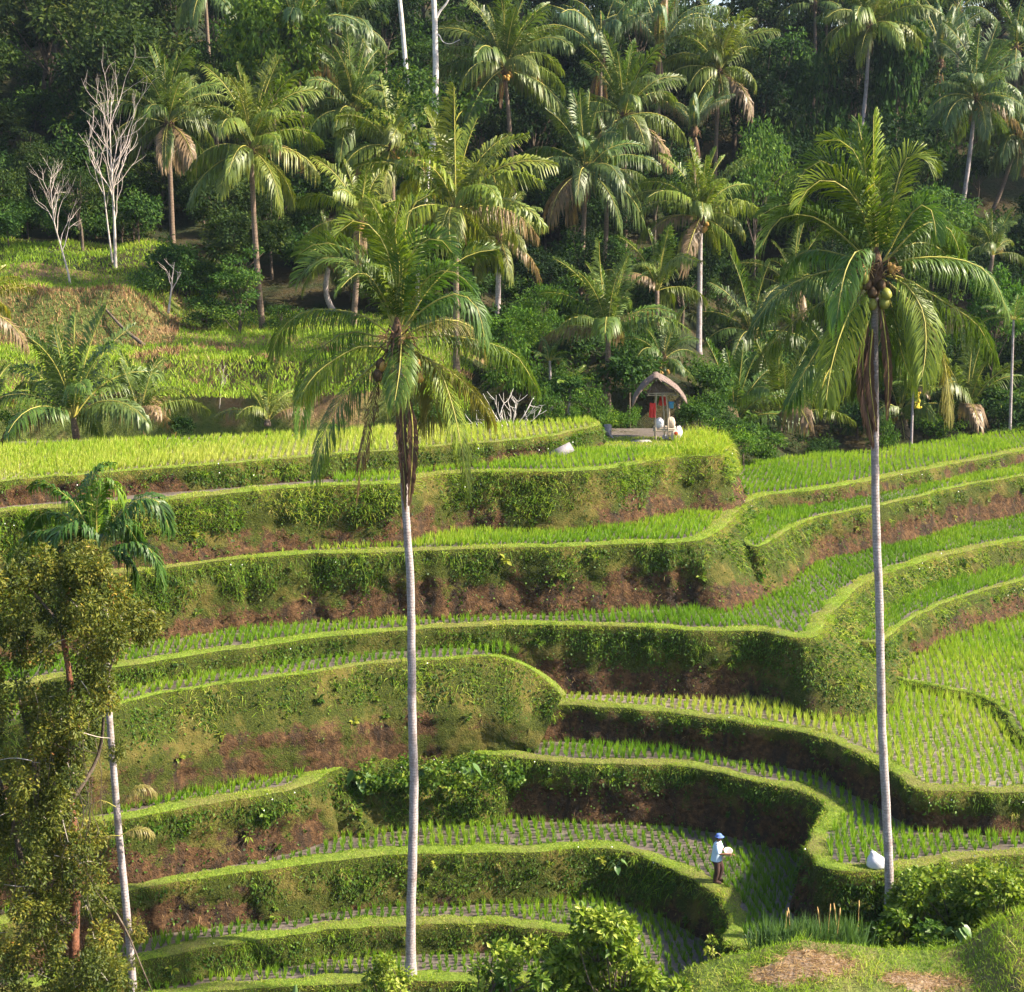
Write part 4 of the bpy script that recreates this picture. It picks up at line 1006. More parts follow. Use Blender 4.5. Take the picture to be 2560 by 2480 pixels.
# ------------------------------------------------------------------ woodland on the hillside
def leaf_cloud(cent, rad, per, size, rs, flat=.75, tbase=.42, aspect=.5):
    C, D, N, L, T = [], [], [], [], []
    for c, r in zip(cent, rad):
        m = max(6, int(per * (r ** 2)))
        d = nrm(rs.normal(size=(m, 3)) * [1, 1, flat])
        q = rs.rand(m) ** .45
        p = c + d * (r * q)[:, None] * np.array([1, 1, flat])
        C.append(p); D.append(nrm(d + rs.normal(0, .6, (m, 3)) + [0, 0, -.25])); N.append(nrm(d * .5 + rs.normal(0, .5, (m, 3)) + [0, 0, .7]))
        L.append(size * rs.uniform(.6, 1.3, m)); T.append(np.clip(tbase + rs.normal(0, .10) + rs.normal(0, .15, m), 0, 1))
    C, D, N, L, T = map(np.concatenate, (C, D, N, L, T))
    return leaves(C, D, N, L, L * aspect, T)

def tree_meshes(seed, H, rx, rz, ncl, per, size, cr, matn='forest', bark='bark', cz=.66, flat=.7):
    rs = np.random.RandomState(seed)
    cent, rad = [], []
    lob = rs.normal(size=(5, 3)); lob = nrm(lob)
    while len(cent) < ncl:
        d = nrm(rs.normal(size=3)); q = rs.rand() ** .4
        bulge = .72 + .38 * np.max(np.clip(lob @ d, 0, 1) ** 2)
        p = np.array([d[0] * rx, d[1] * rx, d[2] * rz]) * q * bulge
        if p[2] < -rz * .75: continue
        cent.append(p + [0, 0, H * cz]); rad.append(cr * rs.uniform(.6, 1.25))
    V, F, T = leaf_cloud(cent, rad, per, size, rs, flat)
    crown = mesh_np('crown', V, F, M[matn], T)
    mb = MB()
    top = np.array([rs.normal(0, .2), rs.normal(0, .2), H * cz])
    mb.tube(spline([(0, 0, -.6), (rs.normal(0, .1), 0, H * .25), top * [.7, .7, .72], top], 8), np.linspace(.17, .06, 8) * H / 9, 7)
    for c in cent[::2]:
        s = top * rs.uniform(.35, .9)
        mb.tube(spline([s, (s + c) / 2 + [0, 0, -.15], c], 5), np.linspace(.06, .015, 5) * H / 9, 4, False)
    return crown, mb.mesh('trunk', M[bark], True)
TV = [tree_meshes(11, 10, 3.3, 3.2, 34, 130, .34, 1.05), tree_meshes(12, 9, 3.6, 2.5, 34, 130, .30, 1.05), tree_meshes(13, 11.5, 2.8, 4.0, 36, 130, .34, 1.0),
      tree_meshes(14, 8, 3.0, 2.3, 30, 170, .24, .95, flat=.55), tree_meshes(15, 10, 4.0, 2.6, 38, 110, .40, 1.1), tree_meshes(16, 9.5, 2.6, 3.2, 30, 190, .22, 1.0, flat=.5)]
SV = [tree_meshes(21, 2.2, 1.5, 1.1, 22, 420, .17, .52, 'forest', cz=.55), tree_meshes(22, 1.8, 1.7, .9, 22, 420, .14, .52, 'forest', cz=.5), tree_meshes(23, 3.0, 1.2, 1.5, 22, 420, .20, .5, 'forest', cz=.55)]

def plant(name, me, x, y, sc, rz, color, label, cat, group=None, z=None, sz=1.0):
    z = float(hill(x, y)) if z is None else z
    r = thing(name, label, cat, (x, y, z - .05), rz, group)
    r.scale = (sc, sc, sc * sz)
    o = obj('crown', me[0], r); o.color = color
    obj('trunk', me[1], r)
    return r

CLEARINGS = [(p[0], p[1], p[3], p[4] * .8) for p in PALMS] + [(1200, 100, 122, 130)]
# lines of sight that stay open: bare trees, tall pale stems, stems of the palms, the hut and pale shrubs
CLEARINGS += [(215, y_, 97, 60) for y_ in (250, 330, 420, 500)] + [(110, y_, 97, 45) for y_ in (380, 460, 540)]
CLEARINGS += [(770, y_, 115, 22) for y_ in range(0, 220, 40)] + [(832, y_, 115, 22) for y_ in range(0, 260, 40)]
CLEARINGS += [(322, 340, 106, 22), (322, 420, 106, 22), (484, 400, 91, 22), (490, 500, 91, 22), (1113, 420, 106, 26), (1142, 400, 107, 26), (1371, 220, 125, 20), (1642, 150, 127, 26), (1636, 200, 127, 20), (1852, 320, 118, 26), (1842, 400, 118, 22), (1342, 560, 98, 24), (1342, 640, 98, 22), (1890, 340, 121, 20)]
CLEARINGS += [(1270, 780, 100, 60)]
rs = np.random.RandomState(77)
spots = []
for gy in np.concatenate([np.arange(97, 120, 4.6), np.arange(120, 192, 6.0)]):
    for gx in np.arange(-62, 72, 5.4):
        x, y = gx + rs.uniform(-2.2, 2.2), gy + rs.uniform(-2, 2)
        if abs(x) > y * .34 + 4: continue
        small = y < 112
        sc = rs.uniform(.42, .68) if small else rs.uniform(.75, 1.25)
        v = rs.randint(len(TV))
        z = float(hill(x, y)); cxp, cyp = project(np.array([x, y, z + 6.3 * sc])); rp = 3.3 * sc / px_m(y)
        if cyp + rp < -15: continue
        if any(y < py + 1 and math.hypot(cxp - px, (cyp - pyy)) < pr + rp * .8 for px, pyy, py, pr in CLEARINGS):
            if rs.rand() < .75:
                sc *= .45; cxp, cyp = project(np.array([x, y, z + 6.3 * sc])); rp *= .45
                if any(y < py + 1 and math.hypot(cxp - px, (cyp - pyy)) < pr + rp * .8 for px, pyy, py, pr in CLEARINGS): continue
            else: continue
        spots.append((x, y, sc, v, cxp, cyp))
SHAPE = ('rounded', 'broad-crowned', 'tall narrow', 'small-leaved', 'wide spreading', 'feathery')
MARKS = [(215, 300, 96, 'the bare white tree'), (100, 420, 93, 'the short bare tree'), (322, 236, 106, 'the tan-trunked palm'), (480, 286, 91, 'the straight-trunked yellow-nut palm'), (520, 92, 115, 'the bright yellow-green tree'), (566, 66, 117, 'the palm with hanging brown frond'),
         (676, 214, 113, 'the stiff upright palm'), (775, 100, 113, 'the straight white stem'), (833, 100, 112, 'the forked white stem'), (872, 402, 84, 'the palm heavy with orange nuts'), (966, 130, 113, 'the orange-nut palm by the forked stem'), (1122, 326, 106, 'the greyish drooping palm'), (1194, 224, 113, 'the palm with creamy lower fronds'),
         (1262, 96, 124, 'the blue-grey sugar palms'), (1376, 137, 125, 'the pinkish-trunked palm'), (1341, 416, 98, 'the slim pale-trunked palm over the hut'), (1450, 315, 110, 'the pale yellow-green tree'), (1665, 52, 127, 'the leaning pale palm'), (1790, 380, 109, 'the pale spreading tree'), (1868, 190, 118, 'the dark-skirted bluish palm'), (1948, 262, 121, 'the outward-leaning palm'),
         (1164, 640, 84, 'the short-trunked palm by the hut'), (1258, 556, 95, 'the stiff palm above the hut'), (985, 620, 86, 'the pale shrub tree'), (690, 424, 92, 'the yellow-green palm'), (1494, 812, 93, 'the palm with yellowing tips'), (1440, 640, 102, 'the trunkless-looking dark palm'), (1722, 790, 97, 'the low yellow-nut palm'), (1850, 800, 97, 'the low arching palm'), (30, 150, 130, 'the crest at the far left'), (1590, 25, 160, 'the skyline trees'), (455, 545, 89, 'the feathery mid-green tree')]
def nearest(cx, cy, y):
    m = min(MARKS, key=lambda q: math.hypot(q[0] - cx, q[1] - cy))
    dx, dy = cx - m[0], cy - m[1]
    rel = ('just behind' if y > m[2] else 'just in front of') if math.hypot(dx, dy) < 45 else (('upslope of' if dy < 0 else 'downslope of') if abs(dy) > abs(dx) * .6 else ('beside' if y > m[2] else 'out in front beside'))
    return rel + ' ' + m[3]
for x, y, sc, v, cxp, cyp in spots:
    k = rs.uniform(.8, 1.2)  # random leaf tone of each tree
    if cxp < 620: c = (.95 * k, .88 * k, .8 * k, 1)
    else: c = (.5 * k, .58 * k, .72 * k, 1)  # hazy sunlit left and dimmer right are put into the leaf colour
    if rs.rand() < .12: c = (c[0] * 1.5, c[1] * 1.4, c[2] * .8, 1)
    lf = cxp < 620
    plant('forest_tree', TV[v], x, y, sc, rs.uniform(0, 6.28), c, SHAPE[v] + (' olive-green' if lf else ' dark green') + (' lighter-leaved' if k > 1.05 else '') + ' tree ' + nearest(cxp, cyp, y), 'tree', 'trees of the wooded hillside', sz=rs.uniform(.85, 1.2))
# trees and shrubs that stand out
def special(cx, cy, y, r, me, color, label, cat='tree', name='broadleaf_tree', full=3.3, ch=6.3, sz=1.0, z=None):
    sc = r * px_m(y) / full
    c = at_y(cx, cy, y)
    zz = c[2] - ch * sc * sz
    g = float(hill(c[0], y)) if z is None else z
    rt = plant(name, me, c[0], y, sc, 1.3 * cx % 6.28, color, label, cat, z=min(zz, g + .3) if z is None else z, sz=sz)
    if zz > g: rt.location.z = g; rt.scale.z = sc * sz * (c[2] - g) / (ch * sc * sz)
    return rt
special(520, 92, 115, 84, TV[4], (2.6, 2.3, 1.0, 1), 'bright yellow-green broadleaf tree standing out of the wood')
special(455, 545, 89.5, 84, TV[5], (1.7, 1.9, 1.3, 1), 'feathery mid-green tree right of the overgrown mound')
special(395, 575, 89, 55, TV[3], (1.4, 1.6, 1.2, 1), 'small feathery dark-green tree beside the overgrown mound')
special(545, 590, 91, 48, TV[3], (1.3, 1.5, 1.1, 1), 'small round dark-green tree at the foot of the grass-slope palm')
special(985, 620, 86, 66, TV[1], (2.4, 2.6, 1.2, 1), 'pale green leafy shrub tree right of the big left palm', full=3.6)
special(1035, 560, 90, 52, TV[3], (1.9, 2.1, 1.2, 1), 'pale green bush behind the short-trunked palm')
special(1450, 315, 110, 74, TV[1], (2.2, 2.2, 1.4, 1), 'pale yellow-green tree in front of the dark upper wood', full=3.6)
special(1790, 380, 109, 92, TV[3], (1.9, 2.0, 1.5, 1), 'pale green spreading tree beside the bluish palm', full=3.0)
special(1905, 600, 99, 60, TV[0], (1.8, 2.2, 1.0, 1), 'bright green tree behind the slender betel palm')
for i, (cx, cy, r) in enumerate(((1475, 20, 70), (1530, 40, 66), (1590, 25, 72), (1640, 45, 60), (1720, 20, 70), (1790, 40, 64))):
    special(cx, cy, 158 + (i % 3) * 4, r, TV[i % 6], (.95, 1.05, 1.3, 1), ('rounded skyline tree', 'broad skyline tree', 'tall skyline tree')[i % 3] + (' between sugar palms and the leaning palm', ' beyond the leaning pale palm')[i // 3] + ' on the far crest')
SHR = [(1130, 780, 78.5, 44, 'leafy bush with pale leaf edges left of the hut'), (1190, 790, 80, 42, 'leafy bush right behind the hut clearing'), (1325, 800, 79, 46, 'dense bush on the mound right of the hut'), (1045, 785, 77.5, 40, 'bush behind the bare white shrub'),
       (1395, 822, 80.5, 60, 'tall bush wrapping the outer end of the hut mound'), (1425, 842, 83, 60, 'bush filling the hollow between the hut mound and the upper paddy'), (1462, 850, 86, 52, 'low bush at the corner of the upper paddy'), (1330, 690, 100, 50, 'dark bush at the foot of the slim pale-trunked palm'), (1385, 700, 101, 56, 'leafy bush in the hollow beyond the hut'), (1370, 640, 103, 50, 'dark leafy bush higher up in the hollow beyond the hut'), (1790, 250, 124, 70, 'dark bush on the steep slope under the leaning pale palm'), (1720, 190, 128, 70, 'dark bush on the slope beneath the leaning palm crown'), (1560, 200, 128, 70, 'dark bush between the pinkish-trunked and leaning palms'), (1490, 190, 128, 60, 'dark bush near the pinkish palm trunk'), (1360, 782, 84, 44, 'rounded bush on the little rise beside the hut mound'), (1382, 800, 82, 44, 'dark bush against the outer side of the hut mound'), (1345, 768, 86, 40, 'bush crowning the little rise behind the hut mound'), (1310, 730, 92, 52, 'dark leafy bush on the rise directly behind the hut roof'), (1350, 715, 94, 50, 'leafy bush on the rise beyond the hut'), (1300, 690, 96, 48, 'bush at the top of the rise beyond the hut'), (1225, 720, 91, 48, 'leafy bush between the short-trunked palm and hut'), (1085, 800, 77.5, 30, 'low bush at the paddy corner left of the hut'), (905, 790, 77.5, 44, 'dark bush behind the paddy below the big left palm'), (820, 800, 77.5, 40, 'bush at the back edge of the sunlit paddy'), (980, 700, 82, 60, 'tall leafy bush above the bare white shrub'),
       (640, 810, 76, 26, 'low bush at the foot of the dry grass bank'), (345, 820, 73.5, 34, 'dark bush between the small stemless palms'), (30, 800, 74, 40, 'pale leafy bush between the stemless palms at the paddy edge'), (720, 815, 76, 24, 'small round bush behind the paddy'),
       (1360, 740, 88, 60, 'bright leafy bush behind the hut grass mound'), (1470, 720, 96, 70, 'dark leafy bush among the low palms'), (1560, 840, 92.5, 50, 'dark bush at the back of the upper paddy'), (1640, 810, 95, 60, 'dark bush behind the trunk of the tall right palm'),
       (1690, 830, 92.5, 34, 'low bush below the yellow nut bunch'), (1790, 790, 96, 60, 'leafy bush between the betel palms'), (1905, 780, 97, 60, 'leafy bush near the right end of the upper paddy'), (1620, 690, 103, 70, 'bush in deep shade behind the right palm'), (1740, 640, 104, 70, 'mid-green bush under the spreading pale tree')]
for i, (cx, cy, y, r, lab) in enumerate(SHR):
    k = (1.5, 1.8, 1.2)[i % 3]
    dark = 'dark' in lab or 'shade' in lab  # leaf colour itself is darkened for bushes described as in shade
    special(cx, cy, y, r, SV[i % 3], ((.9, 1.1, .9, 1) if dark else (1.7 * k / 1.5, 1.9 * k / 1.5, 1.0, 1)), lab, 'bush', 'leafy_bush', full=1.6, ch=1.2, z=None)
# undergrowth between the stems
rs = np.random.RandomState(31); n_under = 0
for i in range(520):
    if n_under >= 300: break
    y = rs.uniform(80, 122) if i % 3 else rs.uniform(100, 150); x = rs.uniform(-.34, .34) * y
    if x < -4 and y < 93: continue
    if x > 9 and y < 93.5: continue
    z = float(hill(x, y)); sc = rs.uniform(.7, 1.5) * (1 if y < 112 else 1.5)
    cxp, cyp = project(np.array([x, y, z + sc])); rp = 1.6 * sc / px_m(y)
    if any(y < py + 1 and math.hypot(cxp - px, (cyp - pyy)) < pr * .55 + rp * .5 for px, pyy, py, pr in CLEARINGS): continue
    if x > -3 and y < 84 and inside(np.array([[x, y]]), TER['t8']['poly'])[0]: continue
    k = rs.uniform(.7, 1.5); n_under += 1; sh = ('rounded', 'low spreading', 'upright')[i % 3]
    plant('undergrowth_bush', SV[(0, 1, 2)[i % 3]], x, y, sc, rs.uniform(0, 6.28), (1.1 * k, 1.25 * k, .95 * k, 1), sh + (' bright' if k > 1.15 else ' dark') + ' undergrowth bush ' + nearest(cxp, cyp, y), 'bush', 'undergrowth bushes under the palms')

# grass and dry scrub on the open slope and the mound
rs = np.random.RandomState(32)
N = 90000
P = np.c_[rs.uniform(-34, 4, N), rs.uniform(68.5, 101, N)]
keep = ~inside(P, TER['t9']['poly']) & ~inside(P, TER['t8']['poly']) & (P[:, 0] > -P[:, 1] * .335) & ((P[:, 1] < 95) | (P[:, 0] < -17)) & (P[:, 0] < -2 + P[:, 1] * 0)
P = P[keep]; N = len(P)
z = hill(P[:, 0], P[:, 1])
dzy = hill(P[:, 0], P[:, 1] + .4) - z
steep = np.clip(dzy / .4 * 1.6, 0, 1)
dryp = wob(P, 14, .35) * .75 + wob(P, 15, 1.4) * .45 + steep * .35 - .12
mound = (P[:, 0] < -17.5) & (P[:, 1] > 86) & (P[:, 1] < 90.5)
dryp = dryp + mound * 1.1 - .7 * ((P[:, 1] > 92) | ((P[:, 0] > -18) & (P[:, 1] > 86)))
for nm, sel, mt, hgt, lab in (('slope_grass', dryp < .30, 'grass', (.22, .5), 'sunlit green grass of the open slope behind the paddies'), ('dry_scrub', dryp >= .30, 'dry', (.25, .6), 'brown dry scrub on the open slope and mound')):
    q = P[sel]; n = len(q)
    D = np.c_[rs.normal(0, .35, (n, 2)), np.full(n, 1.0)]
    v, f, t = blades(np.c_[q, z[sel] - .03], D, rs.uniform(*hgt, n), rs.uniform(.025, .05, n), rs.uniform(.1, .5, n), rs, np.clip(.68 + .14 * wob(q, 17, .6) + rs.normal(0, .12, n), 0, 1) if mt == 'grass' else rs.rand(n))
    tag(obj(nm, mesh_np(nm, v, f, M[mt], t)), lab, 'grass' if mt == 'grass' else 'scrub', kind='stuff')

# ------------------------------------------------------------------ bare trees and pale stems
def bare_tree(label, y, path, r0, spread, depth, seed, name='bare_tree', base_z=None, fork=(0.35, 1.0), nb=9, ln=.33, m='twig'):
    rs = np.random.RandomState(seed)
    P = np.array([at_y(*p, y) for p in path]); base = P[0].copy()
    if base_z is not None: base[2] = base_z
    P = P - base; r0 = r0 * .72
    root = thing(name, label, 'bare tree', base)
    if base_z is not None: P = np.concatenate([[np.zeros(3)], P])
    C = spline(P, 24); H = np.linalg.norm(C[-1] - C[0])
    obj('trunk', MB().tube(C, np.linspace(r0, r0 * .12, 24), 8).mesh('trunk', M[m], True), root)
    mb = MB()
    def grow(p, d, L, r, k):
        n = 5; q = [p]; dd = d.copy()
        for _ in range(n - 1):
            dd = nrm(dd + rs.normal(0, .16, 3) + [0, 0, .10]); q.append(q[-1] + dd * L / (n - 1))
        mb.tube(q, np.linspace(r, r * .35, n), 4 if k else 5, False)
        if k <= 0: return
        for _ in range(rs.randint(2, 4)):
            i = rs.randint(2, n)
            grow(np.array(q[i]), nrm(dd + rs.normal(0, spread * .8, 3)), L * rs.uniform(.5, .75), r * .5, k - 1)
    for b in range(nb):
        t = fork[0] + (fork[1] - fork[0]) * (b + .5) / nb * .95
        i = int(t * 23); a = b * 2.4 + rs.normal(0, .3)
        d = nrm(np.array([math.cos(a) * spread, math.sin(a) * spread, 1.0]))
        grow(C[i], d, H * ln * rs.uniform(.7, 1.2) * (1.15 - t * .6), r0 * (.62 - .4 * t), depth)
    obj('branches', mb.mesh('branches', M[m], True), root)
    return root
bare_tree('tall bare white-stemmed tree with broom-like twigs on the overgrown mound', 96, [(222, 545), (219, 430), (214, 340), (211, 260), (213, 195)], .15, .42, 2, 1, nb=15, fork=(.33, 1), ln=.36)
bare_tree('tall slanting companion stem of the bare white tree, with few twigs', 96.5, [(220, 540), (206, 430), (196, 350), (180, 300), (150, 255)], .09, .35, 1, 2, nb=6, fork=(.45, 1), ln=.25)
bare_tree('short bare brownish tree with curved white stem on the mound', 93, [(142, 602), (132, 530), (116, 470), (103, 420), (96, 345)], .11, .45, 2, 3, nb=12, fork=(.5, 1), ln=.32)
bare_tree('dead forked stump with stubby bare branches at the edge of the mound', 90, [(322, 600), (328, 555), (330, 530), (334, 502)], .10, .6, 1, 4, nb=5, fork=(.4, .95), ln=.4)
bare_tree('bare pinkish sapling on the dry grass bank', 78, [(420, 782), (424, 735), (430, 700)], .035, .55, 1, 5, nb=5, fork=(.4, 1), ln=.4)
# pale fan-shaped bare shrub
rs = np.random.RandomState(9)
b = at_y(975, 808, 75.5); b[2] = float(hill(b[0], 75.5))
root = thing('bare_shrub', 'bare white many-stemmed shrub at the back of the upper paddy', 'bare shrub', b)
for s in range(15):
    a = math.radians(18 + s * 144 / 14 + rs.normal(0, 4)); L = rs.uniform(1.5, 2.1)
    d = np.array([math.cos(a), rs.normal(0, .4), math.sin(a)]); mb = MB()
    q = spline([np.zeros(3), d * L * .4 + [0, 0, .1], d * L * .7 + rs.normal(0, .08, 3), d * L + [0, 0, .12]], 8)
    mb.tube(q, np.linspace(.035, .012, 8), 5, False)
    for k in range(6):
        i = rs.randint(3, 8); e = nrm(d + rs.normal(0, .55, 3)); l = rs.uniform(.25, .6)
        mb.tube([q[i], q[i] + e * l * .5, q[i] + e * l + [0, 0, .05]], [.014, .011, .007], 4, False)
    obj('stem', mb.mesh('stem', M['white_bark'], True), root)
# tall white stems rising out of the frame
def pale_stem(label, y, pts, r0, r1, side=()):
    P = np.array([at_y(*p, y) for p in pts]); x, yy = P[0, 0], y
    base = np.array([x, yy, float(hill(x, yy)) - .2]); Q = np.concatenate([[np.zeros(3)], P - base])
    root = thing('pale_stemmed_tree', label, 'tree', base)
    C = spline(Q, 40)
    obj('trunk', MB().tube(C, np.linspace(r0, r1, 40), 12).mesh('trunk', M['white_bark'], True), root)
    for s, r in side:
        q = spline([at_y(*p, y) - base for p in s], 12)
        obj('branch', MB().tube(q, np.linspace(r, r * .3, 12), 7).mesh('branch', M['white_bark'], True), root)
    top = Q[-1]
    V, F, T = leaf_cloud([top + [a, b_, c] for a, b_, c in np.random.RandomState(3).normal(0, 1.5, (16, 3)) + [0, 0, 3.0]], [1.0] * 16, 90, .3, np.random.RandomState(4))
    o = obj('crown', mesh_np('crown', V, F, M['forest'], T), root); o.color = (1.2, 1.3, .9, 1)
    return root
pale_stem('tall straight white-barked stem leaning slightly, left one of the pair', 113, [(800, 300), (785, 205), (776, 120), (769, 40), (763, -20), (758, -80)], .19, .13)
pale_stem('tall thick white-barked stem forking near its top', 112, [(822, 340), (831, 240), (834, 150), (833, 80), (832, 36), (828, -40), (826, -90)], .25, .15, (([(833, 40), (842, 22), (856, 4), (872, -30)], .10), ([(834, 68), (840, 66), (848, 80), (862, 84), (880, 76)], .045)))
pale_stem('slim white stem lower down between the bright palms', 96, [(798, 600), (800, 520), (808, 440), (818, 360), (822, 300)], .13, .08)
# fallen stem on the mound
p0, p1 = at_y(196, 585, 88.5), at_y(276, 661, 85.5)
mid = (p0 + p1) / 2 + [0, 0, -.15]
base = p1.copy()
root = thing('dead_log', 'thin dead grey trunk sloping down the dry face of the mound', 'log', base)
obj('trunk', MB().tube(spline([np.zeros(3), mid - base, p0 - base], 12), np.linspace(.10, .05, 12), 8).mesh('trunk', M['bark'], True), root)
# ------------------------------------------------------------------ thatched field hut and what is kept in it
def flat(name, col, rough=.6, var=.12, scale=9, spec=.3):
    lo = tuple(c * (1 - var * 1.5) for c in col); hi = tuple(min(.95, c * (1 + var)) for c in col)
    return plain(name, [(.3, lo), (.7, hi)], scale, rough, .15, spec=spec)
M['bamboo'] = plain('weathered_bamboo', [(.3, (.24, .19, .13)), (.6, (.42, .35, .27)), (.8, (.55, .48, .40))], 5, .7, .3, vec=(1, 1, .3))
M['thatch'] = plain('grey_thatch', [(.25, (.09, .062, .052)), (.55, (.20, .15, .13)), (.8, (.32, .25, .22))], 14, .95, .8, vec=(1, 3, 1))
M['red_cloth'] = flat('red_cloth', (.55, .035, .03), .8)
M['blue_plastic'] = flat('blue_plastic', (.06, .30, .72), .35, .08)
M['white_sack'] = flat('white_woven_sack', (.58, .58, .63), .7, .1, 20)
M['cream_sack'] = flat('cream_woven_sack', (.52, .42, .33), .8, .1, 20)
M['concrete'] = plain('pale_concrete', [(.3, (.15, .14, .15)), (.7, (.27, .25, .27))], 5, .85, .3)
M['dark_metal'] = flat('dark_metal', (.05, .05, .06), .5)
hb = on_z(1268, 843, ZL['t8'])
hut = thing('field_hut', 'small open bamboo field hut with curved grey thatched roof', 'hut', hb, math.radians(-4))
rs = np.random.RandomState(6)
def pole(name, pts, r, parent, m='bamboo'):
    P = spline(pts, 10); R = r * (1 + .10 * (np.arange(10) % 3 == 0))
    return obj(name, MB().tube(P, R, 7).mesh(name, M[m], True), parent)
for x, y, dx in ((-.34, 0, .02), (.22, 0, -.09), (.05, .05, -.1), (-.36, .95, .0), (.30, .95, -.02)):
    pole('post', [(x + .04, y, -.1), (x + .01, y, 1.0), (x + dx, y, 2.12)], .034, hut)
for z, y in ((2.05, -.03), (2.14, -.05), (2.05, .98)):
    pole('beam', [(-.74, y, z), (.0, y, z + .02), (.62, y, z + .03)], .03, hut)
for x in (-.66, -.02, .56):
    pole('rafter_beam', [(x, -.45, 2.10), (x, .5, 2.12), (x, 1.4, 2.10)], .026, hut)
pole('ridge_pole', [(-.33, -.55, 2.78), (-.33, .5, 2.80), (-.33, 1.45, 2.78)], .035, hut)
for i in range(7):
    pole('platform_slat', [(-.42, .02 + i * .15, .50), (.1, .02 + i * .15, .515), (.62, .02 + i * .15, .50)], .035, hut)
for y in (.0, .95):
    pole('platform_beam', [(-.44, y, .44), (.1, y, .44), (.62, y, .44)], .03, hut)
# two curved thatch slopes laid in overlapping courses of straw bundles
def thatch(sgn, xe, ze):
    a0 = np.array([-.33, 2.86]); a1 = np.array([xe, ze])
    n = np.array([sgn * (a0[1] - a1[1]), abs(a1[0] - a0[0])]); n = n / np.linalg.norm(n)
    root = None
    for course in range(4):
        mb = MB()
        f0, f1 = course * .24, min(1.0, course * .24 + .36)
        for j in range(34):
            y = -.55 + j * 2.05 / 33 + rs.normal(0, .015)
            L = rs.uniform(-.03, .05)
            t = np.linspace(f0, f1 + L, 5)
            P = a0 + (a1 - a0) * t[:, None] + n * (.20 * np.sin(np.pi * np.clip(t, 0, 1.1) * .86) + (4 - course) * .012 + rs.normal(0, .008))[:, None]
            Q = np.stack([P[:, 0], y + rs.normal(0, .015) * np.arange(5) * .5, P[:, 1]], 1)
            mb.tube(Q, np.array([.045, .05, .048, .04, .022]) * rs.uniform(.8, 1.15), 5)
        o = obj('thatch_course', mb.mesh('thatch_course', M['thatch'], True), hut)
thatch(-1, -1.28, 1.58); thatch(1, .98, 1.70)
mb = MB()
for j in range(30):
    y = -.58 + j * 2.1 / 29
    mb.tube([(-.58, y, 2.70), (-.40, y, 2.92), (-.26, y + .01, 2.92), (-.10, y, 2.72)], .04, 5)
obj('ridge_cap', mb.mesh('ridge_cap', M['thatch'], True), hut)
mb = MB()                    # matting that closes the gable
for j in range(15):
    x = -.70 + j * .08; h = np.interp(x, [-.75, -.33, .5], [.12, .62, .12])
    mb.tube([(x, -.02, 2.14), (x + .02, -.02, 2.14 + h * .5), (x + .03, -.02, 2.14 + h)], .042, 5)
obj('gable_mat', mb.mesh('gable_mat', M['thatch'], True), hut)

def sack(name, label, loc, size, m, seed, cat='sack', squash=.25, rz=0, group=None):
    r_ = np.random.RandomState(seed)
    v, f3, f4 = ball_geo(16, 12)
    v = np.sign(v) * np.abs(v) ** .72
    v = v * (1 + .10 * wob(v * 2.2, seed, 1.0)[:, None] + .06 * wob(v * 5, seed + 1, 1.2)[:, None])
    v[:, 2] = np.maximum(v[:, 2], -.82)
    v[:, :2] *= (1 - squash * np.clip(v[:, 2:3], 0, 1))
    v = v * np.array(size) * .5
    v[:, 2] -= v[:, 2].min()
    o = obj(name, mesh_np(name, v, [f3, f4], M[m], None, True)); o.location = loc; o.rotation_euler = (0, 0, rz)
    return tag(o, label, cat, group)
def hw(x, y, z): return Vector(hb) + Vector((x, y, z))
sack('sack', 'white plastic sack resting on the platform of the field hut', hw(-.12, .30, .545), (.46, .40, .50), 'white_sack', 1)
sack('sack', 'cream sack at the right end of the hut platform', hw(.42, .35, .545), (.38, .36, .52), 'cream_sack', 2)
s3 = sack('sack', 'cream sack with a red patch standing on the ground by the hut', hw(.55, -.12, .0), (.40, .34, .52), 'cream_sack', 3)
v, f3, f4 = ball_geo(9, 5)
obj('red_patch', mesh_np('red_patch', v * [.10, .022, .10] + [.03, -.172, .36], [f3, f4], M['red_cloth'], None, True), s3)
sack('sack', 'white sack slumped behind the cream one beside the hut', hw(.74, .2, .0), (.36, .36, .70), 'white_sack', 4)
sack('plastic_bag', 'small crumpled white bag under the hut platform', hw(.13, .35, .0), (.24, .22, .24), 'white_sack', 5, 'bag')
def cloth(label, loc, w, h, m, seed, name='cloth'):
    xs_, zs_ = np.meshgrid(np.linspace(-.5, .5, 9), np.linspace(0, -1, 9), indexing='ij')
    yv = .05 * np.sin(xs_ * 14 + seed) * (-zs_) + .03 * np.sin(zs_ * 7 + seed)
    V = np.stack([xs_ * w * (1 - .25 * zs_), yv, zs_ * h + .08 * np.abs(xs_) * h], -1).reshape(-1, 3)
    V2 = V + [0, .012, 0]; i, j = np.meshgrid(np.arange(8), np.arange(8), indexing='ij')
    F = np.stack([i * 9 + j, (i + 1) * 9 + j, (i + 1) * 9 + j + 1, i * 9 + j + 1], -1).reshape(-1, 4)
    o = obj(name, mesh_np(name, np.concatenate([V, V2]), [np.concatenate([F, F[:, ::-1] + 81])], M[m], None, True)); o.location = loc
    return tag(o, label, 'cloth')
cloth('red cloth hanging outside the left post of the hut', hw(-.47, -.06, 1.70), .26, .66, 'red_cloth', 1)
cloth('red cloth hung between the hut posts under the gable', hw(.02, .35, 1.95), .30, .42, 'red_cloth', 2)
bk = thing('bucket', 'blue plastic bucket hanging under the right eave of the hut', 'bucket', hw(.38, .1, 1.46))
mb = MB(); th = np.arange(16) * 2 * math.pi / 16
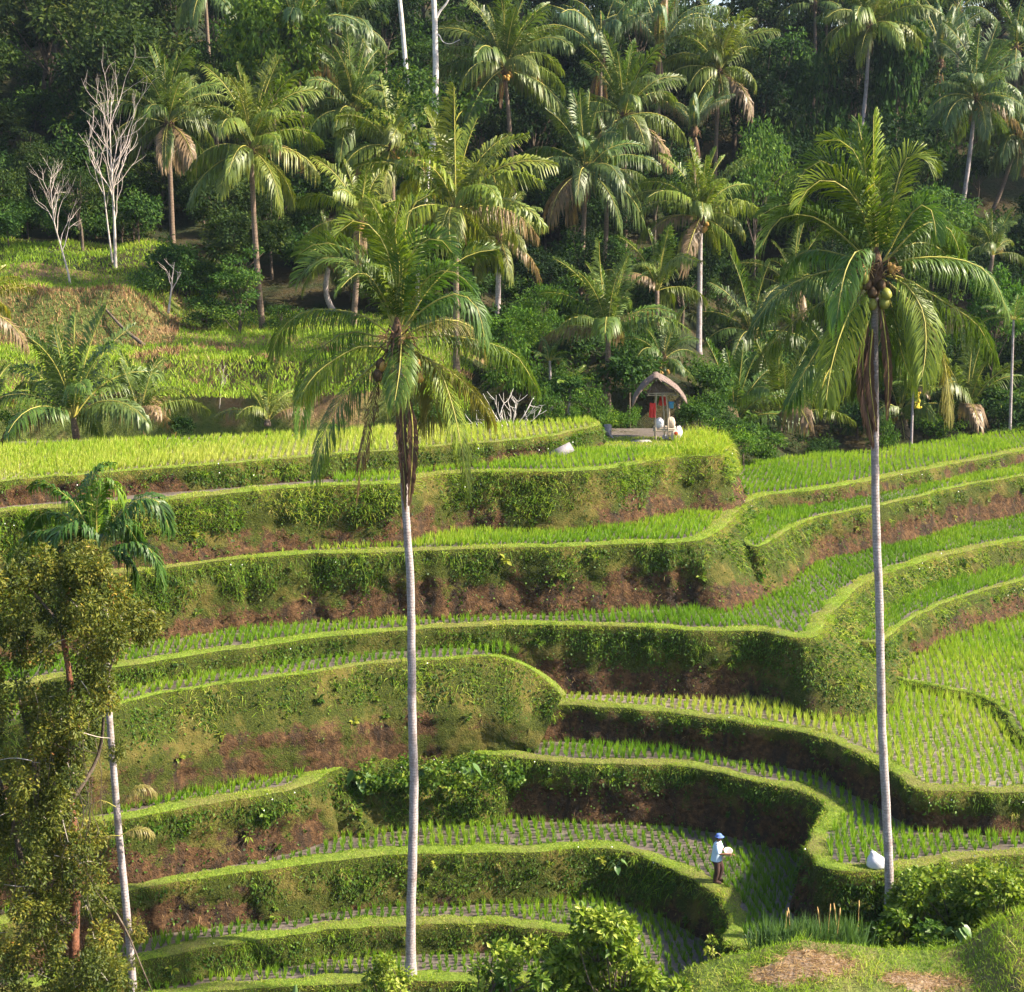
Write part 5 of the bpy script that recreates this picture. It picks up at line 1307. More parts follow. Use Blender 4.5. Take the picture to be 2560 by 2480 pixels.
prof_ = [(.001, .0), (.105, .0), (.135, .28), (.145, .285), (.138, .275), (.10, .02), (.001, .02)]
V = np.array([[r * math.cos(a), r * math.sin(a), z] for r, z in prof_ for a in th])
F = np.array([[i * 16 + j, i * 16 + (j + 1) % 16, (i + 1) * 16 + (j + 1) % 16, (i + 1) * 16 + j] for i in range(6) for j in range(16)])
obj('body', mesh_np('body', V, F, M['blue_plastic'], None, True), bk)
obj('handle', MB().tube(spline([(-.14, 0, .27), (-.08, 0, .45), (0, 0, .52), (.08, 0, .45), (.14, 0, .27)], 12), .008, 5).mesh('handle', M['dark_metal'], True), bk)
mb = MB()
for k in range(7):
    mb.ball((rs.normal(0, .05), rs.normal(0, .05), -.07 * k), (.075, .07, .05), 8, 5)
o = obj('husk_string', mb.mesh('husk_string', M['thatch'], True)); o.location = hw(.70, -.1, 1.92); tag(o, 'string of pale coconut husks hanging from the hut eave', 'husks')
# pad, slab, steps, marker and pump around the hut
def block(name, label, cat, px, z, dims, rot, m='concrete', lift=0):
    p = on_z(*px, z); mb = MB(); e = Matrix.Rotation(rot[2], 3, 'Z') @ Matrix.Rotation(rot[1], 3, 'Y') @ Matrix.Rotation(rot[0], 3, 'X')
    v, f3, f4 = ball_geo(4, 2)
    mb.box((0, 0, 0), dims); mb.box((0, 0, dims[2] * .5 - .008), (dims[0] * .94, dims[1] * .9, .03))
    o = obj(name, mb.mesh(name, M[m])); o.location = p + np.array([0, 0, lift]); o.rotation_euler = e.to_euler()
    return tag(o, label, cat)
block('concrete_pad', 'flat grey concrete pad on the ground left of the hut', 'pad', (1226, 844), ZL['t8'], (.9, .6, .08), (0, 0, .1), lift=-.02)
block('slab', 'pale rectangular slab leaning tilted in the rice below the hut', 'slab', (1075, 876), ZL['t8'], (1.0, .09, .44), (-.75, -.42, .25), lift=.26)
for i, (px, lab) in enumerate((((818, 893), 'lower pale plank of the two steps up the paddy bank'), ((812, 880), 'upper pale plank of the two steps up the paddy bank'))):
    block('step', lab, 'step', px, ZL['t8'], (.55, .35, .10), (0, 0, .15), lift=.08 + .32 * i)
block('marker_post', 'short square pale marker post near the hut path', 'post', (1163, 834), ZL['t8'], (.30, .22, .55), (0, 0, .3), lift=.24)
pp = thing('water_pump', 'small dark engine-like pump on the ground left of the hut', 'pump', on_z(1148, 838, ZL['t8']))
pp.location.z += .05
mb = MB().box((0, 0, .18), (.42, .3, .26)).box((.02, 0, .34), (.26, .2, .10)); obj('engine', mb.mesh('engine', M['dark_metal']), pp)
obj('pipe', MB().tube(spline([(.2, 0, .2), (.38, -.05, .22), (.5, -.1, .05), (.62, -.1, -.05)], 10), .035, 7).mesh('pipe', M['concrete'], True), pp)
obj('flywheel', MB().tube([(-.26, 0, .2), (-.20, 0, .2)], .13, 12).mesh('flywheel', M['dark_metal'], True), pp)

rs = np.random.RandomState(17); N = 9000
P = np.stack([on_z(a_, b_, ZL['t8'])[:2] for a_, b_ in zip(rs.uniform(1118, 1340, N), rs.uniform(836, 866, N))])
P = P[inside(P, TER['t8']['poly']) & ~inside(P, TER['t9']['poly'])]; n = len(P)
v, f, t = blades(np.c_[P, np.full(n, TER['t8']['z'] - .02)], np.c_[rs.normal(0, .4, (n, 2)), np.ones(n)], rs.uniform(.05, .16, n), rs.uniform(.015, .03, n), rs.uniform(.1, .5, n), rs, np.clip(rs.normal(.8, .12, n), 0, 1))
tag(obj('clearing_grass', mesh_np('clearing_grass', v, f, M['grass'], t)), 'short trodden grass of the clearing around the field hut', 'grass', kind='stuff')
# ------------------------------------------------------------------ white sack on the lower rim
wb = on_z(1681, 1668, ZL['t4'])
V, f3, f4 = ball_geo(20, 14)
V = V * (1 + .12 * wob(V * 2.5, 3, 1.0)[:, None] + .09 * wob(V * 6, 4, 1.0)[:, None] + .07 * wob(V * 13, 6, 1.0)[:, None])
z_ = V[:, 2]
rad = np.interp(z_, [-1, -.7, 0, .35, .62, .8, 1], [1.0, 1.05, 1.0, .72, .42, .40, .30])
ln = np.sqrt(np.maximum(1e-6, V[:, 0] ** 2 + V[:, 1] ** 2)); want = rad * np.sqrt(np.clip(1.05 - z_ ** 4, .02, 1))
V[:, 0] *= .27 * want / np.maximum(ln, .15); V[:, 1] *= .22 * want / np.maximum(ln, .15)
V[:, 2] = np.maximum(z_, -.8) * .30 + .24; V[:, 0] -= np.clip(V[:, 2] - .25, 0, 1) * .45
o = obj('white_bag', mesh_np('white_bag', V, [f3, f4], M['white_sack'], None, True)); o.location = wb + np.array([0, .25, .02]); o.scale = (1.1, 1.1, 1.0)
tag(o, 'knotted white plastic sack sitting on the grassy rim beside the tall palm trunk', 'sack')

# ------------------------------------------------------------------ the farmer
M['skin'] = flat('brown_skin', (.22, .105, .06), .55, .1)
M['shirt'] = flat('pale_blue_shirt', (.52, .68, .86), .85, .06)
M['trousers'] = flat('dark_brown_trousers', (.060, .032, .028), .9, .2)
M['hat'] = flat('blue_hat', (.10, .17, .50), .8, .15)
M['basin'] = flat('pinkish_white_basin', (.78, .64, .60), .6, .08)
M['hair'] = flat('black_hair', (.012, .010, .010), .7)
M['eye_dark'] = flat('dark_eye', (.02, .015, .012), .3)
foot = on_z(1371, 1690, ZL['t3'])
man = thing('person', 'person in pale blue shirt, brown trousers and blue hat scattering from a basin', 'person', foot + np.array([0, 0, .0]), math.radians(-14))
def skinned(name, verts, edges, radii, mats, parent, sub=1):
    me = bpy.data.meshes.new(name); me.from_pydata([tuple(v) for v in verts], edges, [])
    o = bpy.data.objects.new(name, me); COL.objects.link(o)
    o.modifiers.new('skin', 'SKIN')
    for sv, r in zip(me.skin_vertices[0].data, radii):
        sv.radius = (r, r) if not isinstance(r, tuple) else r
    me.skin_vertices[0].data[0].use_root = True
    m = o.modifiers.new('sub', 'SUBSURF'); m.levels = m.render_levels = sub
    dg = bpy.context.evaluated_depsgraph_get(); dg.update()
    em = bpy.data.meshes.new_from_object(o.evaluated_get(dg))
    bpy.data.objects.remove(o); em.name = name
    for p in em.polygons: p.use_smooth = True
    em.materials.clear(); em.materials.append(mats)
    return obj(name, em, parent)
vb = [(0, 0, .88), (.01, 0, 1.05), (.02, 0, 1.24), (.025, 0, 1.37), (.035, 0, 1.43), (.055, 0, 1.50), (.065, 0, 1.58), (.055, 0, 1.64),       # 0-7 spine, neck, head
      (0, -.09, .86), (.035, -.10, .47), (-.03, -.10, .10), (.10, -.11, .035),                       # 8-11 near leg
      (0, .09, .86), (.14, .10, .50), (.05, .10, .11), (.18, .11, .04),                             # 12-15 far leg, knee bent
      (.02, -.17, 1.36), (.10, -.25, 1.10), (.38, -.24, 1.12), (.50, -.23, 1.13),                    # 16-19 near arm
      (.02, .17, 1.36), (.13, .24, 1.09), (.30, .12, .99), (.37, .08, .98)]                          # 20-23 far arm
vb += [(.125, 0, 1.535), (.105, 0, 1.50)]
eb = [(i, i + 1) for i in range(7)] + [(0, 8), (8, 9), (9, 10), (10, 11), (0, 12), (12, 13), (13, 14), (14, 15), (3, 16), (16, 17), (17, 18), (18, 19), (3, 20), (20, 21), (21, 22), (22, 23), (5, 25), (6, 24)]
rb = [.12, .115, .13, .10, .05, .065, .085, .055, .08, .058, .04, .035, .08, .058, .04, .035, .06, .042, .028, .032, .06, .042, .028, .032, .016, .028]
body = skinned('body', vb, eb, rb, M['skin'], man, 2)
def fingers(w, fwd, up, nm):
    mb = MB(); w = np.array(w); side = np.cross(up, fwd); side = side / np.linalg.norm(side); fwd = np.array(fwd) / np.linalg.norm(fwd); up = np.array(up)
    for k, l in enumerate((.065, .078, .074, .06)):
        b = w + side * (.028 - k * .019) + fwd * .03
        mb.tube(spline([b, b + fwd * l * .5 + up * .004, b + fwd * l * .85 - up * .018, b + fwd * l - up * .038], 7), np.linspace(.0095, .006, 7), 6)
    b = w + side * .03
    mb.tube(spline([b, b + side * .022 + fwd * .025 - up * .01, b + side * .024 + fwd * .055 - up * .03], 6), np.linspace(.011, .007, 6), 6)
    obj('hand_fingers', mb.mesh('hand_fingers', M['skin'], True), man)
fingers((.50, -.23, 1.13), (1, .05, -.1), (0, 0, 1), 'near'); fingers((.37, .08, .98), (.8, -.5, .1), (0, 0, 1), 'far')
def loft(rings, n=18, close=True, m=None, name='', parent=None, fold=0.0, seed=1):
    V = []
    for (c, rx, ry) in rings:
        for a in np.arange(n) * 2 * math.pi / n:
            k = 1 + fold * math.sin(a * 5 + c[2] * 9 + seed) * (1 if fold else 0)
            V.append((c[0] + rx * k * math.cos(a), c[1] + ry * k * math.sin(a), c[2]))
    F = [[i * n + j, i * n + (j + 1) % n, (i + 1) * n + (j + 1) % n, (i + 1) * n + j] for i in range(len(rings) - 1) for j in range(n)]
    return np.array(V), np.array(F)
mb = MB()
mb.add(*[loft([((-.015, 0, .80), .185, .215), ((-.01, 0, .92), .172, .205), ((.005, 0, 1.08), .155, .195), ((.015, 0, 1.24), .155, .205), ((.02, 0, 1.34), .135, .205), ((.025, 0, 1.40), .095, .14), ((.03, 0, 1.435), .06, .07)], fold=.035)[i] if i != 1 else None for i in (0, 1)], loft([((0, 0, k), 1, 1) for k in range(7)])[1])
for sgn, P in ((-1, [(.02, -.15, 1.37), (.04, -.21, 1.25), (.07, -.235, 1.12)]), (1, [(.02, .15, 1.37), (.06, .21, 1.25), (.11, .235, 1.13)])):
    mb.tube(spline(P, 7), np.linspace(.082, .078, 7), 12, False)
obj('shirt', mb.mesh('shirt', M['shirt'], True), man)
mb = MB()
v_, f_ = loft([((0, 0, .70), .14, .19), ((0, 0, .80), .15, .195), ((0, 0, .94), .135, .18)]); mb.add(v_, None, f_)
mb.tube(spline([(0, -.085, .86), (.03, -.10, .47), (-.028, -.10, .12)], 12), np.linspace(.108, .075, 12), 12, False)
mb.tube(spline([(0, .085, .86), (.14, .10, .50), (.05, .10, .13)], 12), np.linspace(.108, .075, 12), 12, False)
obj('trousers', mb.mesh('trousers', M['trousers'], True), man)
v_, f_ = loft([((.065, 0, 1.595), .155, .135), ((.062, 0, 1.60), .15, .13), ((.055, 0, 1.615), .108, .098), ((.052, 0, 1.66), .10, .092), ((.05, 0, 1.69), .075, .07), ((.05, 0, 1.70), .01, .01)])
obj('hat', mesh_np('hat', v_, f_, M['hat'], None, True), man)
mb = MB(); mb.ball((.035, 0, 1.575), (.088, .086, .075)); obj('hair', mb.mesh('hair', M['hair'], True), man)
for s in (-1, 1):
    obj('eye', MB().ball((.137, s * .032, 1.572), (.010, .013, .008), 8, 5).mesh('eye', M['eye_dark'], True), man)
    obj('ear', MB().ball((.06, s * .083, 1.555), (.022, .012, .034), 8, 5).mesh('ear', M['skin'], True), man)
obj('mouth', MB().ball((.127, 0, 1.503), (.010, .026, .006), 8, 4).mesh('mouth', M['eye_dark'], True), man)
for x, y in ((.04, -.105), (.12, .105)):
    obj('boot', MB().ball((x, y, .06), (.15, .062, .075), 12, 6).mesh('boot', M['trousers'], True), man)
bs = obj('basin', mesh_np('basin', np.array([[r * math.cos(a), r * math.sin(a), z] for r, z in [(.001, 0), (.09, .0), (.16, .06), (.20, .14), (.21, .15), (.19, .14), (.14, .06), (.06, .03), (.001, .03)] for a in np.arange(20) * 2 * math.pi / 20]),
     np.array([[i * 20 + j, i * 20 + (j + 1) % 20, (i + 1) * 20 + (j + 1) % 20, (i + 1) * 20 + j] for i in range(8) for j in range(20)]), M['basin'], None, True))
mw = Matrix.Translation(man.location) @ Matrix.Rotation(math.radians(-14), 4, 'Z')
bs.location = mw @ Vector((.34, .03, .98)); bs.rotation_euler = (.35, .05, 0); bs.scale = (.68, .75, 1.35)
tag(bs, 'pinkish-white basin held against the shirt of the farmer', 'basin')
# ------------------------------------------------------------------ near knoll at the lower right
rim_x = [1180, 1240, 1330, 1400, 1470, 1540, 1620, 1700, 1780, 1840, 1870, 1900, 1960, 2060]
rim_y = [1935, 1899, 1852, 1834, 1818, 1806, 1810, 1818, 1822, 1812, 1790, 1765, 1745, 1730]
KY = 41.0
kx = np.linspace(at_y(1150, 1850, KY)[0], at_y(2080, 1850, KY)[0], 110)
zr = np.array([at_y(a, b, KY)[2] for a, b in zip(rim_x, rim_y)]); xr = np.array([at_y(a, b, KY)[0] for a, b in zip(rim_x, rim_y)])
def knoll(x, y):
    x, y = np.asarray(x, float), np.asarray(y, float)
    z = np.interp(x, xr, zr)
    d = KY - y
    near = np.where(d > 0, -.10 * d - .012 * d ** 2 * 0, 0)
    far = np.where(d < 0, -(np.abs(d) ** 1.5) * 1.1, 0)
    p = np.stack([x, y], -1)
    pool = -.22 * np.exp(-(((x - 9.2) / 2.0) ** 2 + ((y - 38.3) / .8) ** 2) ** 2)
    return z + near + far + .09 * wob(p, 21, 1.0) + .05 * wob(p, 22, 3.0) + pool
ky = np.concatenate([np.linspace(46, 41.5, 14), np.linspace(41.2, 32, 50)])
gx, gy = np.meshgrid(kx, ky, indexing='ij'); gz = knoll(gx, gy)
a, b = gx.shape; i, j = np.meshgrid(np.arange(a - 1), np.arange(b - 1), indexing='ij')
F = np.stack([i * b + j, i * b + j + 1, (i + 1) * b + j + 1, (i + 1) * b + j], -1).reshape(-1, 4)
cxm = (gx[:-1, :-1] + gx[1:, 1:]).ravel() / 2; cym = (gy[:-1, :-1] + gy[1:, 1:]).ravel() / 2
def straw_at(x, y):
    p = np.stack([x, y], -1); w = .6 * wob(p, 25, 1.8) + .4 * wob(p, 26, 5)
    e1 = ((x - 7.55) / 1.15) ** 2 + ((y - 40.1) / .62) ** 2; e2 = ((x - 10.4) / 1.05) ** 2 + ((y - 39.55) / .32) ** 2
    return np.minimum(e1, e2) + w
sm = (straw_at(cxm, cym) < 1).astype(int)
kn = obj('knoll', mesh_np('knoll', np.stack([gx, gy, gz], -1).reshape(-1, 3), F, [M['knoll'], M['straw']], None, True, sm)); tag(kn, kind='structure')
rs = np.random.RandomState(41)
N = 42000
P = np.c_[rs.uniform(kx[0], kx[-1], N), rs.uniform(33, 44.5, N)]
st = straw_at(P[:, 0], P[:, 1]); pool = ((P[:, 0] - 9.2) / 2.1) ** 2 + ((P[:, 1] - 38.2) / .9) ** 2
P3 = np.c_[P, knoll(P[:, 0], P[:, 1])]
k = (st > .7 + .7 * rs.rand(N)) & (pool > 1) & in_frame(P3, 120); P3 = P3[k]; n = len(P3)
tallk = np.clip(.3 + .9 * (P3[:, 0] > 12.2) + .8 * wob(P3[:, :2], 27, 1.3) + .5 * wob(P3[:, :2], 29, 4), .05, 1.8)
v, f, t = blades(P3 - [0, 0, .02], np.c_[rs.normal(0, .45, (n, 2)), np.full(n, .9)], rs.uniform(.10, .24, n) * (1 + 1.3 * tallk), rs.uniform(.010, .02, n), rs.uniform(.2, .8, n), rs, np.clip(.66 + .24 * wob(P3[:, :2], 28, 1.6) + rs.normal(0, .12, n), 0, 1))
tag(obj('knoll_grass', mesh_np('knoll_grass', v, f, M['grass'], t)), 'uneven yellow-green grass covering the near knoll', 'grass', kind='stuff')
P = np.c_[rs.uniform(6, 12, 9000), rs.uniform(38.8, 41, 9000)]; P = P[straw_at(P[:, 0], P[:, 1]) < .8 + .9 * rs.rand(9000)]; n = len(P)
P3 = np.c_[P, knoll(P[:, 0], P[:, 1]) + .01]
v, f, t = blades(P3, np.c_[rs.normal(0, 1, (n, 2)), rs.uniform(0, .25, n)], rs.uniform(.12, .35, n), rs.uniform(.008, .015, n), np.full(n, .05), rs, rs.uniform(.4, 1, n))
tag(obj('cut_straw', mesh_np('cut_straw', v, f, M['dry'], t)), 'pale cut straw lying in two bare patches on the near knoll', 'straw', kind='stuff')
P = np.stack(np.meshgrid(np.arange(7.3, 11.2, .27), np.arange(37.5, 38.9, .24)), -1).reshape(-1, 2); P = P + rs.normal(0, .04, P.shape)
P = P[((P[:, 0] - 9.2) / 1.9) ** 2 + ((P[:, 1] - 38.2) / .75) ** 2 < 1]
B = np.repeat(np.c_[P, knoll(P[:, 0], P[:, 1])], 12, 0); n = len(B); an = rs.uniform(0, 6.28, n)
v, f, t = blades(B, np.c_[np.cos(an) * .35, np.sin(an) * .35, np.ones(n)], rs.uniform(.2, .36, n), np.full(n, .016), rs.uniform(.05, .3, n), rs, np.clip(rs.normal(.75, .12, n), 0, 1))
tag(obj('rice_seedlings', mesh_np('rice_seedlings', v, f, M['rice'], t)), 'young rice seedlings in the small pool on the near knoll', 'rice', kind='stuff')

# ------------------------------------------------------------------ bushes and plants in front
def px_bush(name, label, clusters, y, per, size, matn, seed, stems=None, aspect=.5, cat='bush', dy=.9, flat=.85, tb=.45):
    """leafy plant from clumps noted as (x, y, radius) in pixels, spread in depth around distance y"""
    rs = np.random.RandomState(seed); u = px_m(y)
    base = at_y(clusters[0][0], max(c[1] + c[2] for c in clusters), y)
    root = thing(name, label, cat, base)
    cent = [at_y(c[0], c[1], y + (rs.uniform(-dy, dy) if len(c) < 4 else c[3])) - base for c in clusters]; rad = [c[2] * u for c in clusters]
    V, F, T = leaf_cloud(cent, [max(r, .12) for r in rad], per * 6, size, rs, flat, tb, aspect)
    obj('foliage', mesh_np('foliage', V, F, M[matn], T), root)
    mb = MB()
    for c in (cent if cat != 'vines' else []):
        s = np.array([rs.normal(0, .1), rs.normal(0, .1), -.3]); mb.tube(spline([s, (s + c) / 2 + rs.normal(0, .12, 3), c], 6), np.linspace(.035, .008, 6), 5, False)
    if mb.n: obj('stems', mb.mesh('stems', M['bark'], True), root)
    return root, base
def cone(cx, top, bot, w0, w1, n, seed, r=(16, 30)):
    rs = np.random.RandomState(seed); out = []
    for _ in range(n):
        f = rs.rand() ** .8; w = w0 + (w1 - w0) * f
        out.append((cx + rs.uniform(-1, 1) * w, top + (bot - top) * f, rs.uniform(*r)))
    return out
px_bush('leafy_bush', 'large cone-shaped glossy yellow-green bush in front of the lower terraces', cone(1150, 1742, 1905, 34, 108, 46, 1) + [(1240, 1880, 30), (1300, 1890, 22), (1062, 1880, 26)], 40, 260, .21, 'bush', 51, tb=.66)
px_bush('leafy_bush', 'smaller leafy bush with bare twigs beside the large cone-shaped bush', cone(975, 1800, 1905, 45, 75, 20, 2, (12, 24)), 40.5, 230, .17, 'bush', 52, tb=.66)
px_bush('leafy_bush', 'pale yellow-green sapling in front of the foot of the tall left palm', cone(745, 1815, 1905, 26, 48, 20, 3, (10, 20)), 44, 260, .15, 'bush', 53, tb=.72)
px_bush('leafy_bush', 'low dark leafy bush between the sapling and the cone-shaped bush', cone(1010, 1866, 1915, 50, 60, 12, 4, (12, 22)), 39.5, 200, .2, 'shrub', 54)
px_bush('leafy_bush', 'thin yellow-leaved shoot at the edge of the wet lower paddy', [(1362, 1800, 8), (1358, 1822, 9), (1364, 1845, 9), (1360, 1870, 10)], 44, 700, .12, 'bush', 55, dy=.1, tb=.8)
# tangle of shrubs on the bank right of the tall palm
TANG = [('broad leafy shrub tangled over the bank right of the tall palm foot', cone(1790, 1675, 1810, 60, 100, 50, 5, (18, 32)), 45.5, .6), ('bright leafy shrub on the bank at the right end of the lowest white-sack paddy', cone(1915, 1662, 1810, 65, 85, 50, 6, (18, 32)), 45, .68),
        ('low shrub around the foot of the tall right palm', cone(1700, 1745, 1815, 40, 62, 20, 7, (12, 22)), 45, .5), ('dark leafy shrub behind the near knoll', cone(1800, 1770, 1840, 60, 80, 20, 8, (14, 24)), 44, .42)]
for i, (lab, cl, y, tb) in enumerate(TANG):
    px_bush('leafy_shrub', lab, cl, y, 260, .17, 'bush' if i != 3 else 'shrub', 60 + i, tb=tb, aspect=.6)

def heart_leaf(mb, p, d, size, rs):
    d = nrm(np.array(d, float)); up = np.array([0, 0, 1.0]); s = nrm(np.cross(d, up)); n = np.cross(s, d)
    out = [(0, 0), (-.25, .22), (-.12, .42), (.25, .44), (.62, .26), (1.0, 0), (.62, -.26), (.25, -.44), (-.12, -.42), (-.25, -.22)]
    V = [p + d * (.28 * size)] + [p + d * a * size + s * b * size + n * (abs(b) * .35 - max(0, a - .5) * .3) * size for a, b in out]
    mb.add(V, [[0, 1 + i, 1 + (i + 1) % 10] for i in range(10)], None, rs.rand())
def taro(label, px, z, n, size, seed, y=None, yellow=False):
    rs = np.random.RandomState(seed); b = on_z(*px, z) if y is None else at_y(*px, y)
    root = thing('taro_plant', label, 'plant', b)
    for k in range(n):
        a = k * 2.4 + rs.normal(0, .4); h = rs.uniform(.35, .8) * size * 1.6; d = np.array([math.cos(a), math.sin(a), 0])
        tip = d * h * .55 + [0, 0, h]
        mb = MB(); mb.tube(spline([np.zeros(3), d * .1 * h + [0, 0, h * .6], tip], 6), np.linspace(.016, .010, 6), 5, False, .6)
        heart_leaf(mb, tip, d + [0, 0, -.9 + rs.normal(0, .25)], size * rs.uniform(.75, 1.15), rs)
        obj('leaf', mb.mesh('leaf', M['taro']), root)
    return root
zz = ZL['t4'] - .55
taro('taro plant with grey-green heart leaves at the left of the garden bank', (690, 1505), zz, 7, .42, 1)
taro('large taro plant with heart leaves at the right of the garden bank', (893, 1492), zz, 8, .5, 2)
taro('taro plant with hanging leaves between the two larger garden ones', (800, 1490), zz + .1, 6, .36, 3)
taro('single taro plant with a pale leaf on the lowest green bank', (1180, 1668), ZL['t3'] - .5, 5, .28, 4)
taro('taro plant with round leaves among the shrubs behind the near knoll', (1830, 1800), 0, 9, .32, 5, y=43.2)
# low vines over the garden bank
rs = np.random.RandomState(67)
vp = [(rs.uniform(630, 1000), 0, rs.uniform(13, 24)) for _ in range(44)]
vp = [(x, np.interp(x, [630, 720, 880, 1000], [1500, 1478, 1468, 1475]) + rs.uniform(-22, 34), r, rs.uniform(-.25, .25)) for x, _, r in vp]
px_bush('vine_patch', 'dense leafy vine patch covering the garden bank around the taro plants', vp, 55.8, 110, .15, 'shrub', 68, tb=.5, aspect=.75, cat='vines', flat=.6)
# reeds with orange flower spikes
rs = np.random.RandomState(71)
for i, (cx, lab) in enumerate(((1480, 'sparse reed clump with orange flower spikes at the paddy end'), (1545, 'dense blue-green reed clump with orange spikes behind the near knoll'), (1610, 'tall reed clump nearest the bank of the white-sack paddy'))):
    b = at_y(cx, 1800, 43.6); root = thing('reed_clump', lab, 'reeds', b)
    n = (420, 800, 700)[i]; B = np.c_[rs.normal(0, .30, n), rs.normal(0, .25, n), np.zeros(n) - .3]; an = rs.uniform(0, 6.28, n); le = rs.uniform(.05, .5, n)
    v, f, t = blades(B, np.c_[np.cos(an) * le, np.sin(an) * le, np.ones(n)], rs.uniform(.7, 1.35, n), rs.uniform(.022, .036, n), le * .9, rs, np.clip(rs.normal(.45, .2, n), 0, 1))
    obj('leaves', mesh_np('leaves', v, f, M['reed'], t), root)
    for k in range((2, 2, 3)[i]):
        x = rs.normal(0, .35); h = rs.uniform(.85, 1.2); s = rs.normal(0, .08)
        q = np.array([x, rs.normal(0, .2), 0]); mb = MB()
        mb.tube([q, q + [s, 0, h * .75]], [.007, .005], 4, False); mb.tube([q + [s, 0, h * .75], q + [s * 1.2, 0, h * .85], q + [s * 1.4, 0, h]], [.012, .022, .008], 6)
        obj('flower_spike', mb.mesh('flower_spike', M['spike'], True), root)
# banana leaf tip at the lower edge
b = at_y(560, 1990, 38); root = thing('banana_plant', 'upright banana leaf tip rising from below the lowest terrace', 'plant', b)
for dx, h, w, seed in ((.10, 1.55, .22, 1), (-.35, 1.3, .2, 2), (.3, 1.25, .2, 3)):
    t = np.linspace(0, 1, 12); V = []
    for q in t:
        ww = w * math.sin(math.pi * min(1, q * .93 + .05)) ** .6 * .5
        c = np.array([dx * (.2 + q ** 1.5), -.1 * q, h * q - .12 * q ** 3 * h * abs(dx) * 3])
        V += [c + [-ww, .04, .0], c + [0, -.02, 0], c + [ww, .05, .0]]
    F = [[i * 3 + k, i * 3 + k + 1, i * 3 + k + 4, i * 3 + k + 3] for i in range(11) for k in range(2)]
    obj('leaf', mesh_np('leaf', V, np.array(F), M['taro'], np.full(len(V), .8)), root)

# ------------------------------------------------------------------ vine-clad tree at the left edge
outline = np.array([(-60, 1080), (0, 1095), (50, 1062), (100, 1048), (150, 1040), (205, 1066), (232, 1110), (250, 1150), (310, 1172), (330, 1195), (300, 1215), (240, 1225), (200, 1270), (215, 1330), (190, 1400), (160, 1450), (150, 1520), (175, 1600), (200, 1680), (210, 1760), (240, 1820), (268, 1880), (285, 1960), (-60, 1960)])
rs = np.random.RandomState(81); cl = []
hole = np.array([(30, 1420, 26), (175, 1350, 20), (20, 1640, 22), (120, 1260, 22), (60, 1150, 16), (20, 1780, 30), (230, 1200, 10)])
for y_ in np.arange(1330, 1900, 19):
    cl.append((128 + 18 * math.sin(y_ * .02) + rs.normal(0, 16), y_, rs.uniform(11, 20), rs.uniform(-1.6, -.7)))
while len(cl) < 350:
    p = np.array([rs.uniform(-60, 330), rs.uniform(1040, 1960)])
    if not inside(p[None], outline)[0] or np.any(np.hypot(hole[:, 0] - p[0], hole[:, 1] - p[1]) < hole[:, 2] + 8): continue
    cl.append((p[0], p[1], rs.uniform(13, 27), rs.uniform(-1.9, 1.3)))
Y0 = 42.0
base = at_y(150, 2050, Y0)
root = thing('vine_clad_tree', 'gnarled reddish-barked tree overgrown with olive vines and leaves', 'tree', base)
tp = [np.zeros(3)] + [at_y(*p, Y0) - base for p in ((150, 1899), (140, 1780), (150, 1650), (134, 1540), (126, 1440), (135, 1320), (120, 1200), (135, 1110))]
obj('trunk', MB().tube(spline(tp, 40), np.interp(np.linspace(0, 1, 40), [0, .5, 1], [.20, .13, .05]) * (1 + .1 * np.sin(np.arange(40) * 1.7)), 10).mesh('trunk', M['red_bark'], True), root)
for q, r in ((((150, 1650), (90, 1560), (60, 1440), (30, 1300)), .10), (((134, 1540), (190, 1440), (205, 1300), (250, 1190)), .06), (((140, 1780), (60, 1700), (20, 1560), (-30, 1400)), .11), (((150, 1650), (230, 1760), (275, 1860), (300, 1920)), .04), (((120, 1200), (60, 1130), (20, 1100)), .05)):
    P_ = spline([at_y(*p, Y0 + (.3 if i % 2 else -.3)) - base for i, p in enumerate(q)], 16)
    obj('branch', MB().tube(P_, np.linspace(r, r * .25, 16), 7).mesh('branch', M['bark'], True), root)
mb = MB()
for _ in range(70):
    c = cl[rs.randint(len(cl))]; p = at_y(c[0] + rs.normal(0, 12), c[1], Y0 - .8 + rs.normal(0, .5)) - base; d = nrm(rs.normal(0, 1, 3) * [1, .5, .6]); l = rs.uniform(.3, 1.0)
    mb.tube(spline([p, p + d * l * .5 + rs.normal(0, .06, 3), p + d * l], 6), np.linspace(.014, .005, 6), 4, False)
tag(obj('twigs', mb.mesh('twigs', M['twig'], True), root), kind='stuff')
mb = MB()
for _ in range(46):
    x = rs.uniform(20, 190); y0 = rs.uniform(1330, 1750); p = at_y(x, y0, Y0 - 1.2) - base; l = rs.uniform(.8, 2.6)
    mb.tube(spline([p, p + [rs.normal(0, .08), 0, -l * .4], p + [rs.normal(0, .15), 0, -l * .75], p + [rs.normal(0, .2), 0, -l]], 9), .010, 4, False)
tag(obj('hanging_vines', mb.mesh('hanging_vines', M['bark'], True), root), kind='stuff')
for part, s, tb in (('foliage', slice(0, 190), .36), ('vine_leaves', slice(190, 350), .52)):
    c_ = cl[s]; cent = [at_y(a, b_, Y0 + d) - base for a, b_, r, d in c_]; rad = [r * px_m(Y0) * 1.25 for a, b_, r, d in c_]
    V, F, T = leaf_cloud(cent, rad, 2600, .115, rs, 1.15, tb, .45)
    obj(part, mesh_np(part, V, F, M['olive'], T), root)

